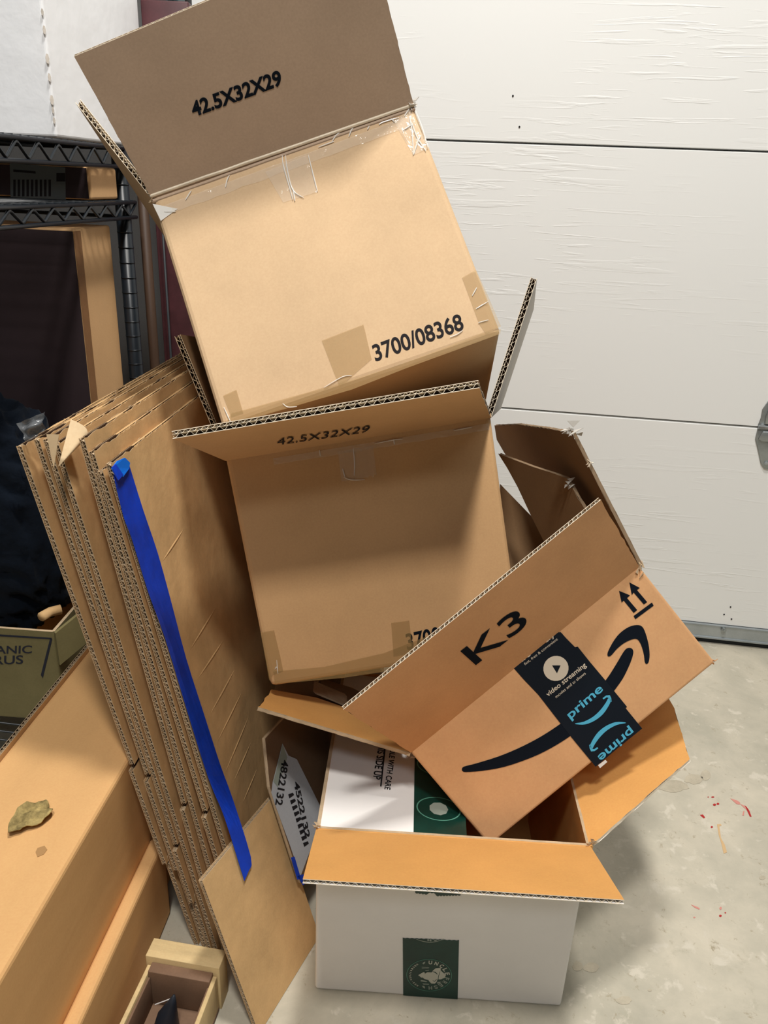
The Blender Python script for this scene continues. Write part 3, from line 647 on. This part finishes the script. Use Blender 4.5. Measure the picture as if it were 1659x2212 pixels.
wrinkles(TF,[z6((735,560),(740,610),(765,700),(790,790)),z6((752,560),(762,640),(790,740),(845,778)),z6((790,730),(800,795)),z6((445,725),(452,690),(465,662)),z6((990,490),(1010,460),(1035,440)),z6((1075,468),(1090,430),(1112,405)),z6((1230,405),(1250,392),(1330,368)),z6((1290,372),(1310,392)),z6((1360,360),(1385,322)),z6((1385,362),(1400,450),(1405,560)),z6((1408,555),(1425,500),(1445,460)),z6((1350,435),(1400,402)),z6((1395,390),(1425,470),(1470,540)),z6((1170,430),(1180,412)),z6((920,520),(1000,490)),z6((868,560),(915,745)),z6((240,790),(270,742)),z6((130,850),(190,850)),z6((1415,330),(1450,420),(1480,520))],TB_,.0008)
wrinkles(TF,[[(611,872),(622,880),(642,879)],[(1020,640),(1030,622)],[(1028,668),(1055,652)],[(1033,698),(1055,692)],[(484,880),(500,915)],[(700,838),(740,815),(760,812)],[(972,729),(988,723),(1000,714)]],TB_,.0006)
tuft(TF.pt(1,0)+TF.up*.004,TB_,WHT2,.008,7,13); tuft(TF.pt(0,0),TB_,K_EDGE,.005,5,14)

# ---------- carton carrying the second one, behind the white carton
KB=Frame((-.17,1.07,.306),None,.175,.306,.28,R=Rw)
kb=thing('storage_carton','closed dark brown carton standing behind the white carton, mostly hidden by the pile','cardboard box',KB.M)
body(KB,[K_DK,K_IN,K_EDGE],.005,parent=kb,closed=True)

# ================================================================== FLATTENED CARTONS
h5=math.radians(5); e5=V((math.sin(h5),math.cos(h5),0))
bot=[(430,2045),(448,2052),(458,2056),(474,2062),(494,2068),(512,2072),(548,2080),(566,2084)]
topp=[(46,962),(84,948),(104,948),(126,956),(182,946),(203,974),(222,1016),(240,1000)]
cut=[.42,.40,.25,None,.35,None,.36,None]
lab=['leftmost flattened carton of the leaning stack, with a scrap of clear tape on its corner','flattened carton with a torn curled liner, second from the left in the leaning stack','flattened carton with crushed flutes, third from the left in the leaning stack','front flattened carton of the stack, with blue painter\'s tape down its edge']
LAY=[]
for i,(b_,t_) in enumerate(zip(bot,topp)):
    Bp=oz(*b_,0)+V((0,0,.001)); r=ray(*t_); Tp=CAMP+r*(((Bp-CAMP)@e5)/(r@e5)); LAY.append((Bp,Tp))
FB=[]
for k in range(4):
    Bp,Tp=LAY[2*k]; M=Matrix.Translation(Bp)
    FB.append(thing('flattened_carton',lab[k],'cardboard box',M,'flattened cartons in the leaning stack'))
WID=.60
for i,(Bp,Tp) in enumerate(LAY):
    par=FB[i//2]; up=nrm(Tp-Bp); n=nrm(up.cross(e5)); n=n if n.x>0 else -n   # towards the viewer's right
    nin=-n; Wd=e5*WID; L_=(Tp-Bp).length
    mats=[K_OLD,K_OLD,K_EDGE,K_CORE]
    t=.0062
    def quadp(z0,z1,sh=V((0,0,0)),y1=1.):
        return [Bp+up*L_*z0+sh,Bp+up*L_*z1+sh,Bp+up*L_*z1+Wd*y1+sh,Bp+up*L_*z0+Wd*y1+sh]
    mb=MB()
    if cut[i]:
        panel(mb,quadp(cut[i]+.008,1),nin,t,(0,),True,.0085,rag={1:.003},seed=40+i,d=.008)
        panel(mb,quadp(cut[i]*.5,cut[i],nin*.002-e5*.004),nin,t,(0,),True,.0085,rag={},seed=50+i,d=.008)
        panel(mb,quadp(0,cut[i]*.5+.01,nin*.001+e5*.002),nin,t,(0,),True,.0085,seed=60+i,d=.008)
    else: panel(mb,quadp(0,1),nin,t,(0,),True,.0085,rag={1:.003},seed=40+i,d=.008)
    # rolled fold along the top edge
    for sgn in (0,):
        k=16; mb.tube([Tp+nin*t*.5+Wd*(.1+.88*j/k)-up*.003+up*.0015*noise.noise(V((j*.8,i,0)))for j in range(k+1)],t*.52,0,8)
    mb.build('folded_panel',mats,par)
# creases pressed into the front panel
Bp,Tp=LAY[7]; up=nrm(Tp-Bp); HN=nrm(up.cross(e5)); HN=HN if HN.x>0 else -HN
hp=lambda x,y: onp(x,y,Bp,HN)
for (a,b_) in (((345,1222),(402,1135)),((402,1418),(475,1298)),((420,1478),(490,1372)),((445,1560),(515,1432)),((462,1618),(530,1480)),((478,1690),(545,1530)),((500,1700),(548,1590)),((520,1745),(560,1650))):
    mb=MB(); p,q=hp(*a),hp(*b_); k=10; mb.tube([lerp(p,q,j/k)+HN*(-.0011) for j in range(k+1)],.0018,0,8,radii=[.0019*(.35+.65*math.sin(math.pi*(j+.3)/(k+.6))) for j in range(k+1)]); mb.build('crease',[K_OLD],FB[3],True)
# torn liner flap on the second one
Bq,Tq=LAY[3]; upq=nrm(Tq-Bq); nq=nrm(upq.cross(e5)); nq=nq if nq.x>0 else -nq
tl=lambda x,y,o=0: onp(x,y,Bq+nq*o,nq)
mb=MB(); tri=[tl(127,1008,.002),tl(154,906,.012),tl(182,952,.022)]
def bez(u,v): 
    a=lerp(tri[0],tri[1],u); c=lerp(tri[0],tri[2],u); return lerp(a,c,v)+nq*(.010*math.sin(math.pi*v)*u)
mb.grid(bez,14,10); mb.grid(lambda u,v: bez(u,1-v)-nq*.0006,14,10)
def bez2(u,v): a=lerp(tl(116,1012,.003),tl(100,938,.006),u); c=lerp(tl(117,1012,.003),tl(121,944,.014),u); return lerp(a,c,v)+nq*.008*math.sin(math.pi*v)*u
mb.grid(bez2,10,8); mb.build('torn_liner',[mat('torn_liner_kraft',(.72,.54,.33),.8,.2,20,.08,.3,30)],FB[1],True)
# clear tape scrap
Ba,Ta=LAY[0]; ta=lambda x,y: onp(x,y,Ta,(0.1,-1,.1))
mb=MB(); P=[ta(35,915),ta(97,889),ta(93,932),ta(60,955)]
mb.grid(lambda u,v: lerp(lerp(P[0],P[1],u),lerp(P[3],P[2],u),v)+V((0,-1,.3))*(.012*noise.noise(V((u*3,v*3,1)))),14,10); mb.build('tape_scrap',[PLAST],FB[0],True)
e7=nrm(V((.4,.916,0))); B7=oz(560,2235,0)+V((0,0,.001)); r=ray(437,1903); T7=CAMP+r*(((B7-CAMP)@e7)/(r@e7)); up7=nrm(T7-B7); n7=nrm(up7.cross(e7)); n7=n7 if n7.x>0 else -n7
# blue tape
lft=[(246,1026),(267,1114),(287,1168),(321,1279),(358,1380),(405,1535),(442,1654),(462,1709),(486,1767),(523,1885)]
rgt=[(278,1000),(309,1100),(341,1195),(370,1300),(402,1421),(440,1540),(476,1652),(503,1726),(542,1851),(538,1880)]
lft=smooth2(lft,3); rgt=smooth2(rgt,3); n_=len(lft)
hp2=lambda x,y,o: onp(x,y,Bp+HN*o,HN)
mb=MB()
def bt(i,v):
    l,r_=lft[i],rgt[i]; o=.0035+.0012*noise.noise(V((i*.5,v*2,0)))+(.006*max(0,i-n_*.72)/(n_*.28)); x_,y_=l[0]+(r_[0]-l[0])*v,l[1]+(r_[1]-l[1])*v; t=max(0,min(1,(y_-1640)/130)); t=t*t*(3-2*t)
    return lerp(hp2(x_,y_,o),onp(x_,y_,B7+n7*.004,n7),t)
for i in range(n_-1):
    for j in range(4):
        q=[bt(i,j/4),bt(i,(j+1)/4),bt(i+1,(j+1)/4),bt(i+1,j/4)]
        mb.add(q+[p-HN*.0005 for p in q],[(0,1,2,3),(7,6,5,4),(0,4,5,1),(1,5,6,2),(2,6,7,3),(3,7,4,0)])
tri=[onp(x,y,B7+n7*.004,n7) for x,y in ((523,1885),(538,1880),(528,1903))]; mb.prism(tri,n7,-.0005,0,0)
BT=mb.build('blue_tape',[BLUE],FB[3]); BT['label']="strip of blue painter's tape"
mb=MB(); mb.prism([hp2(240,1012,.005),hp2(252,996,.005),hp2(268,989,.006),hp2(279,1000,.006),hp2(277,1012,.006),hp2(264,1030,.007),hp2(256,1024,.006),hp2(245,1022,.005)],HN,0,.0012,0)
mb.prism([hp2(238,1010,.004),hp2(246,1003,.005),hp2(262,1026,.006),hp2(252,1038,.006),hp2(245,1026,.005)],HN,.0012,.0024,1); mb.build('tape_fold',[BLUE2,BLUE],BT)

# lower panel leaning in front (its own thing)
mb=MB(); panel(mb,[B7,T7,T7+e7*.155,B7+e7*.155],-n7,.0062,(0,1),True,.0075,seed=71,d=.008)
SP=mb.build('cardboard_sheet',[K_OLD,K_OLD,K_EDGE,K_CORE]); tag(SP,'short folded cardboard sheet leaning against the foot of the flattened stack','cardboard sheet')
# labelled sheet behind the white carton
p8=lambda x,y,o=.012: onp(x,y,B7+n7*o,n7)
mb=MB(); Q=[p8(598,1615),p8(583,1700),p8(612,1800),p8(650,1908),p8(668,1915)]; 
a8=p8(650,1908); b8=p8(583,1700)
c8=b8+up7*.06
fa=[a8,b8,c8+e7*.02,c8+e7*.17,a8+e7*.12]
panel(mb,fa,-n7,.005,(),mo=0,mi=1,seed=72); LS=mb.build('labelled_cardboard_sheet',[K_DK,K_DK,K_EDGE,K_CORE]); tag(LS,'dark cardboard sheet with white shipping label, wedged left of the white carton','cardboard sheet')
LBM=mat('paper_label',(.50,.52,.55),.5,.4,20,.04)
decal([[(609,1606),(588,1690),(585,1712),(592,1735),(625,1825),(648,1893),(664,1850),(700,1760),(640,1640),(622,1632)]],p8(600,1700),n7,LBM,LS,'shipping_label',.0008)
decal([[(609,1608),(589,1688),(598,1700),(619,1636)]],p8(600,1700),n7,GREYT,LS,'barcode',.0012)
text('4822132',p8(607,1640),p8(592,1738),p8(622,1644),n7,INK2,LS,'printed_text',.02,.0016)
text('4522132',p8(632,1690),p8(658,1812),p8(643,1686),n7,INK2,LS,'printed_text',.03,.0016)
bars=[]
for i in range(9):
    t=i/9; x=621+t*36; y=1716+t*118; bars.append([(x,y),(x+10,y-4),(x+10+2.6,y+5-4),(x+2.6,y+8.5)])
decal(bars,p8(600,1700),n7,INK2,LS,'barcode',.0012)
decal([[(626,1852),(634,1850),(648,1898),(640,1900)],[(640,1892),(655,1888),(662,1905),(652,1912)]],p8(600,1700),n7,BLUE,LS,'blue_tape',.0016)

# ================================================================== LONG CARTONS (left foreground)
hl=math.radians(4.36); el=V((math.sin(hl),math.cos(hl),0)); xl=V((math.cos(hl),-math.sin(hl),0))
def longbox(P,w_,h_,y0,y1,label,mats,name='long_carton'):
    R=Matrix((xl,el,V((0,0,1)))).transposed(); o=P+el*y0-xl*w_
    fr=Frame(o+V((0,0,h_)),None,w_,h_,y1-y0,R=R); t=thing(name,label,'cardboard box',fr.M)
    body(fr,mats,.004,parent=t,closed=True,rad=.006); return t,fr
PR=V((-.323,.569,0))
L1,F1=longbox(PR,.155,.308,-.42,.62,'large long brown carton in the left foreground, with a dried leaf on top',[K_LONG,K_IN,K_EDGE])
L1h=.308
mb=MB(); o=F1.pt(0,0,0)-xl*.0065
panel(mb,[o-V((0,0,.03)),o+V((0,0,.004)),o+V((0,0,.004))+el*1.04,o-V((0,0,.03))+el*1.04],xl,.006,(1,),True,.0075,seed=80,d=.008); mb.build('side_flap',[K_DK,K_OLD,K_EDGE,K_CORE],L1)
L2,F2=longbox(V((-.304,.570,0))+xl*.001,.0195,.14,-.25,.262,'narrow low brown carton between the large long carton and the wooden tray',[K_LONG,K_IN,K_EDGE])
# dried leaf on the carton
zf=zz(0,1652,2.9625)
lf=zf((58,462),(62,400),(95,345),(150,290),(205,262),(250,268),(300,252),(318,270),(315,285),(342,305),(340,335),(290,375),(240,405),(180,420),(130,445),(95,450))
cx=sum(p[0] for p in lf)/len(lf); cy=sum(p[1] for p in lf)/len(lf)
mb=MB(); ring=smooth(lf,2); N=len(ring); vs=[];fs=[]; R_=5
for k in range(R_+1):
    for i,(x,y) in enumerate(ring):
        t=k/R_; p=oz(cx+(x-cx)*t,cy+(y-cy)*t,L1h+.0015); z=.004+.007*noise.noise(p*60)+.004*noise.noise(p*170)+.004*t; p.z+=max(.0005,z); vs.append(p)
for k in range(R_):
    for i in range(N): j=(i+1)%N; fs.append((k*N+i,k*N+j,(k+1)*N+j,(k+1)*N+i))
mb.add(vs,fs); o=mb.build('dried_leaf',[LEAF],None,True); m=o.modifiers.new('s','SOLIDIFY'); m.thickness=.0012
tag(o,'crumpled dry yellow-green leaf lying on the long brown carton','leaf')
mb=MB(); mb.prism([oz(x,y,L1h) for x,y in zf((228,560),(240,535),(285,520),(303,545),(280,575),(240,592))],(0,0,1),.0003,.0006,0); mb.build('stain',[mat('wet_stain',(.42,.24,.10),.7,.2)],L1)

# ================================================================== WOODEN TRAY
ht=math.radians(8.); et=V((math.sin(ht),math.cos(ht),0)); xt=V((math.cos(ht),-math.sin(ht),0)); T0=V((-.2745,.700,0))
Rt_=Matrix((xt,et,V((0,0,1)))).transposed()
TY=thing('wooden_tray','shallow pale wooden tray on the floor beside the low narrow carton','tray',Matrix.Translation(T0+xt*.045-et*.06)@Rt_.to_4x4())
WT=.092
def tb(name,x0,y0,x1,y1,z0,z1,m): 
    mb=MB(); mb.box(T0+xt*x0+et*y0+V((0,0,z0)),xt*(x1-x0),et*(y1-y0),(0,0,z1-z0)); return bevel(mb.build(name,[m],TY),.0008,2)
tb('base_board',0,-.2,WT,0,.002,.008,WOODI)
for x in (0,WT-.006): tb('side_rail',x,-.2,x+.0055,0,.002,.062,WOODI if 0 else WOOD)
tb('end_block',-.003,.002,WT+.002,.028,.0,.0745,WOOD)
for x in (.0006,): tb('inner_lining',.0056,-.012,WT-.0062,.0015,.009,.066,WOODI)
for x in (.0056,WT-.0092): tb('inner_lining',x,-.2,x+.003,-.0125,.009,.057,WOODI)
mb=MB()   # black pointed object in the tray
c0=onp(372,2152,(0,.672,0),(0,1,0)); base=[onp(x,y,(0,.66,0),(0,1,0)) for x,y in ((335,2212),(386,2212))]
prof=[(376,2150,2),(372,2165,7),(367,2180,12),(362,2195,17),(360,2212,20),(358,2235,24)]
pts=[];rad=[]
for x,y,r_ in prof: pts.append(onp(x,y,(0,.655,0),(0,1,0))); rad.append(r_*.00075)
mb.tube(pts,.01,0,14,radii=rad); pk=mb.build('pointed_tool_tip',[BLK],None,True); tag(pk,'black pointed tool tip standing inside the wooden tray','tool')
mb=MB(); mb.tube([onp(335,2170,(0,.66,0),(0,1,0)),onp(370,2157,(0,.66,0),(0,1,0))],.0007,0,6); nd=mb.build('needle',[mat('bright_pin',(.85,.85,.85),.25,.6,metal=.3)]); tag(nd,'thin bright pin beside the black tool tip in the tray','pin')

# ================================================================== SHELF AND ITS LOAD
hs=math.radians(6.79); es=V((math.sin(hs),math.cos(hs),0)); xs_=V((math.cos(hs),-math.sin(hs),0)); q=onp(285,480,(0,1.45,0),(0,1,0)); S0=V((q.x,q.y,0))
Rs=Matrix((xs_,es,V((0,0,1)))).transposed()
SH=thing('wire_shelf','black wire shelving unit along the left wall, loaded with boxes','shelf',Matrix.Translation(S0)@Rs.to_4x4())
sp_=lambda x,y,z: S0+xs_*x+es*y+V((0,0,z))
DEP=.45; LEN=.92
def deck(z0,z1,yend):
    mb=MB()
    for z in (z0,z1): mb.tube([sp_(0,-LEN,z),sp_(0,yend,z)],.0032); mb.tube([sp_(-DEP,-LEN,z),sp_(-DEP,yend,z)],.0032); mb.tube([sp_(0,yend,z),sp_(-DEP,yend,z)],.0032)
    mb.build('rim_wire',[BLKM],SH,True)
    mb=MB(); k=17; pts=[]
    for side in (0,-DEP):
        pts=[]
        for i in range(k*2+1):
            y=-LEN+(LEN+yend)*i/(2*k); pts.append(sp_(side,y,z0+.003 if i%2 else z1-.003))
        # rounded bends
        rp_=[]
        for i,p in enumerate(pts):
            if 0<i<len(pts)-1: rp_+=[lerp(p,pts[i-1],.13),p+(lerp(pts[i-1],pts[i+1],.5)-p)*.05,lerp(p,pts[i+1],.13)]
            else: rp_.append(p)
        mb.tube(rp_,.0023)
    mb.build('truss_wire',[BLKM],SH,True)
    mb=MB()
    for i in range(46):
        y=-LEN+.01+(LEN+yend-.02)*i/45; mb.tube([sp_(0,y,z1+.003),sp_(-DEP,y,z1+.003)],.0016,seg=6)
    mb.tube([sp_(-DEP*.33,-LEN,z1),sp_(-DEP*.33,yend,z1)],.003); mb.tube([sp_(-DEP*.66,-LEN,z1),sp_(-DEP*.66,yend,z1)],.003)
    mb.build('deck_wires',[BLKM],SH,True)
deck(.993,1.021,-.01); deck(.913,.937,.02)
deck(.10,.124,0)
for (x,y) in ((-.012,-.005),(-DEP+.012,-.005),(-.012,-LEN),(-DEP+.012,-LEN)):
    ztop=1.022 if y>-.1 else 1.45; mb=MB(); mb.tube([sp_(x,y,.02),sp_(x,y,ztop)],.0127,0,14)
    z=.05
    while z<ztop-.01: mb.tube([sp_(x,y,z),sp_(x,y,z+.002)],.0133,1,14); z+=.0254
    mb.build('post',[BLKM,BLKM],SH,True); mb=MB(); mb.tube([sp_(x,y,0),sp_(x,y,.022)],.014,0,14); mb.build('foot',[RUB],SH,True)
def sbox(name,label,cat,x0,x1,y0,y1,z0,z1,mats,rot=True,front=None):
    """x1 right side face, y0 near face"""
    R=Rs; o=sp_(x0,y0,z1); fr=Frame(o,None,x1-x0,z1-z0,y1-y0,R=R); t=thing(name,label,cat,fr.M)
    body(fr,mats,.004,parent=t,closed=True,rad=.004); return t,fr
# white bin on top
yb=(onp(118,200,S0,xs_)-S0)@es
wbn,fb=sbox('white_bin','large white dented foam bin on the top deck of the wire shelf','bin',-.44,-.004,yb,(onp(299,20,S0+xs_*-.004,xs_)-S0)@es,1.0265,1.50,[FOAM]*3)
mb=MB()
for i,(x,y,r_) in enumerate(((108,30,.004),(112,68,.005),(120,130,.006),(124,170,.005),(128,218,.006),(131,240,.004),(135,262,.004))):
    c=onp(x,y,S0,xs_); c=V((c.x,c.y,c.z)); c=sp_(-.004,yb,c.z)-xs_*.001-es*.001; n_=nrm(xs_-es)
    side=nrm(xs_+es); mb=MB(); mb.prism([c+n_*.0006+side*r_*.45*math.cos(t)+V((0,0,1))*r_*math.sin(t)*1.1 for t in (0,1,2,3,4,5)],n_,0,.0006,0); mb.build('rust_stain',[RUSTY],wbn)
# box on the lower deck with a label
y1_=(onp(205,390,S0,xs_)-S0)@es
ub,fu=sbox('storage_carton','low dark carton with pale barcode label, on the lower shelf deck','cardboard box',-.44,-.008,y1_,-.028,.9425,.990,[K_SEC,K_IN,K_EDGE])
FUN=-fu.dep; uf=lambda x,y: onp(x,y,fu.T,FUN)
mb=MB(); mb.prism([fu.pt(0.01,0.03),fu.pt(.99,.03),fu.pt(.99,.97),fu.pt(.01,.97)],FUN,.0002,.0008,0); mb.build('dark_front',[DBOX],ub)
decal([[(22,352),(142,362),(143,432),(24,430)]],fu.T,FUN,mat('grey_label',(.10,.115,.12),.5,.3),ub,'paper_label',.0012)
decal([[(30+i*9.5,388),(30+i*9.5+5,388),(30+i*9.5+5,424),(30+i*9.5,424)] for i in range(9)]+[[(123,374),(142,374),(142,392),(123,392)]]+[[(30,366),(78,370),(78,375),(30,371)]],fu.T,FUN,INK2,ub,'barcode',.0016)
# tall box under the shelf
y2_=(onp(212,650,S0,xs_)-S0)@es
tbx,ft=sbox('storage_carton','tall dark-fronted carton with plain brown side, standing inside the wire shelf','cardboard box',-.44,-.03,y2_,-.022,.130,.900,[K_SEC,K_IN,K_EDGE])
mb=MB(); n_=-ft.dep; mb.prism([ft.pt(0.005,0.005),ft.pt(.998,.005),ft.pt(.998,.995),ft.pt(.005,.995)],n_,.0002,.0008,0); mb.build('dark_front',[DBOX],tbx)
mb=MB(); a=ft.pt(1,0.005,.0); mb.prism([a,a-V((0,0,.76)),a-V((0,0,.76))+es*.022,a+es*.022],xs_,.0002,.0008,0); mb.build('printed_edge',[mat('brown_print',(.24,.12,.05),.7,.2,20,.1)],tbx)
# maroon board behind
b=MB(); p0=onp(303,5,(0,1.56,0),(0,1,0)); p1=onp(407,14,(0,1.56,0),(0,1,0))
b.box((p0.x,1.56,0),(p1.x-p0.x,0,0),(0,.022,0),(0,0,1.255)); mb_=bevel(b.build('maroon_board',[MAROON]),.002,2); tag(mb_,'tall scuffed maroon board upright between the wire shelf and the garage door','board')
b=MB(); 
c=onp(322,600,(0,1.535,0),(0,1,0)); b.tube([(c.x-.001,1.535,0),(c.x-.001,1.535,1.16)],.0095,0,12); o=b.build('brown_pole',[mat('brown_pole',(.055,.03,.018),.55,.35,14,.3,stretch=(1,1,.2))],None,True); tag(o,'slim brown pole standing right beside the wire shelf post','pole')
b=MB(); c=onp(358,600,(0,1.545,0),(0,1,0)); b.tube([(c.x,1.545,0),(c.x,1.545,1.05)],.0022,0,8); o=b.build('thin_rod',[mat('rod_grey',(.03,.035,.04),.5,.3)],None,True); tag(o,'thin grey rod standing in front of the maroon board','rod')

# ================================================================== CITRUS CARTON AND BLACK FABRIC
cf=Frame((-.80,1.10,.303),None,.282,.175,.16,R=Matrix.Rotation(math.radians(-3),3,'Z'))
CC=thing('fruit_carton','open fruit carton with printed ORGANIC CITRUS panel, holding the black fabric','cardboard box',cf.M)
body(cf,[CITR,K_OLD,K_EDGE],.005,parent=CC,rad=.003)
cn=-cf.dep; cg=lambda x,y: onp(x,y,cf.T,cn)
z3=zz(0,1100,2.9625)
def ctext(s,r0,r1,h,skew):
    text(s,cg(*r0),cg(*r1),cg(*h),cn,CITD,CC,'printed_text',.015)
ctext('ORGANIC',(-80,1413),(69,1411),(-80,1396),0); ctext('CITRUS',(-72,1437),(50,1434),(-72,1418),0)
decal([z3((0,800),(330,822),(335,832),(0,812)),z3((322,822),(335,832),(275,1080),(262,1060))],cf.T,cn,CITD,CC,'printed_border')
mb=MB(); H0=cf.pt(1,0,0); H1=cf.pt(1,0,1); mb.box(H0-xl*.0+V((.0,0,0)),V((.07,.06,.05)),V((.004,-.004,0)),V((0,0,-.06)),0); mb.build('side_flap',[CITR],CC)
t1=onp(105,1330,(0,1.11,0),(0,1,0)); mb=MB(); mb.tube([onp(90,1332,(0,1.10,0),(0,1,0)),onp(108,1322,(0,1.12,0),(0,1,0)),onp(132,1316,(0,1.13,0),(0,1,0))],.008,0,10); mb.build('carton_tab',[K_OLD],CC,True)
# black fabric bundle
mb=MB(); cen=V((-.66,1.18,.455)); rr=V((.145,.072,.20)); NU,NV=96,64
def fab(u,v):
    th=2*math.pi*u; ph=math.pi*v; d=V((math.cos(th)*math.sin(ph),math.sin(th)*math.sin(ph),math.cos(ph)))
    sq=V((math.copysign(abs(d.x)**.7,d.x),math.copysign(abs(d.y)**.7,d.y),math.copysign(abs(d.z)**.8,d.z)))
    q=d*2.2; f=1+.10*noise.noise(q*1.3)+.09*(1-abs(noise.noise(V((q.x*1.4+q.z*1.6,q.y*1.5,q.z*2.6+3))))*2)-.05+.025*(1-abs(noise.noise(q*4.2))*2)
    return cen+V((sq.x*rr.x,sq.y*rr.y,sq.z*rr.z))*f
mb.grid(fab,NU,NV); cl=mb.build('fabric_bundle',[CLOTH],None,True); tag(cl,'bundled black quilted fabric stuffed into the fruit carton','fabric')
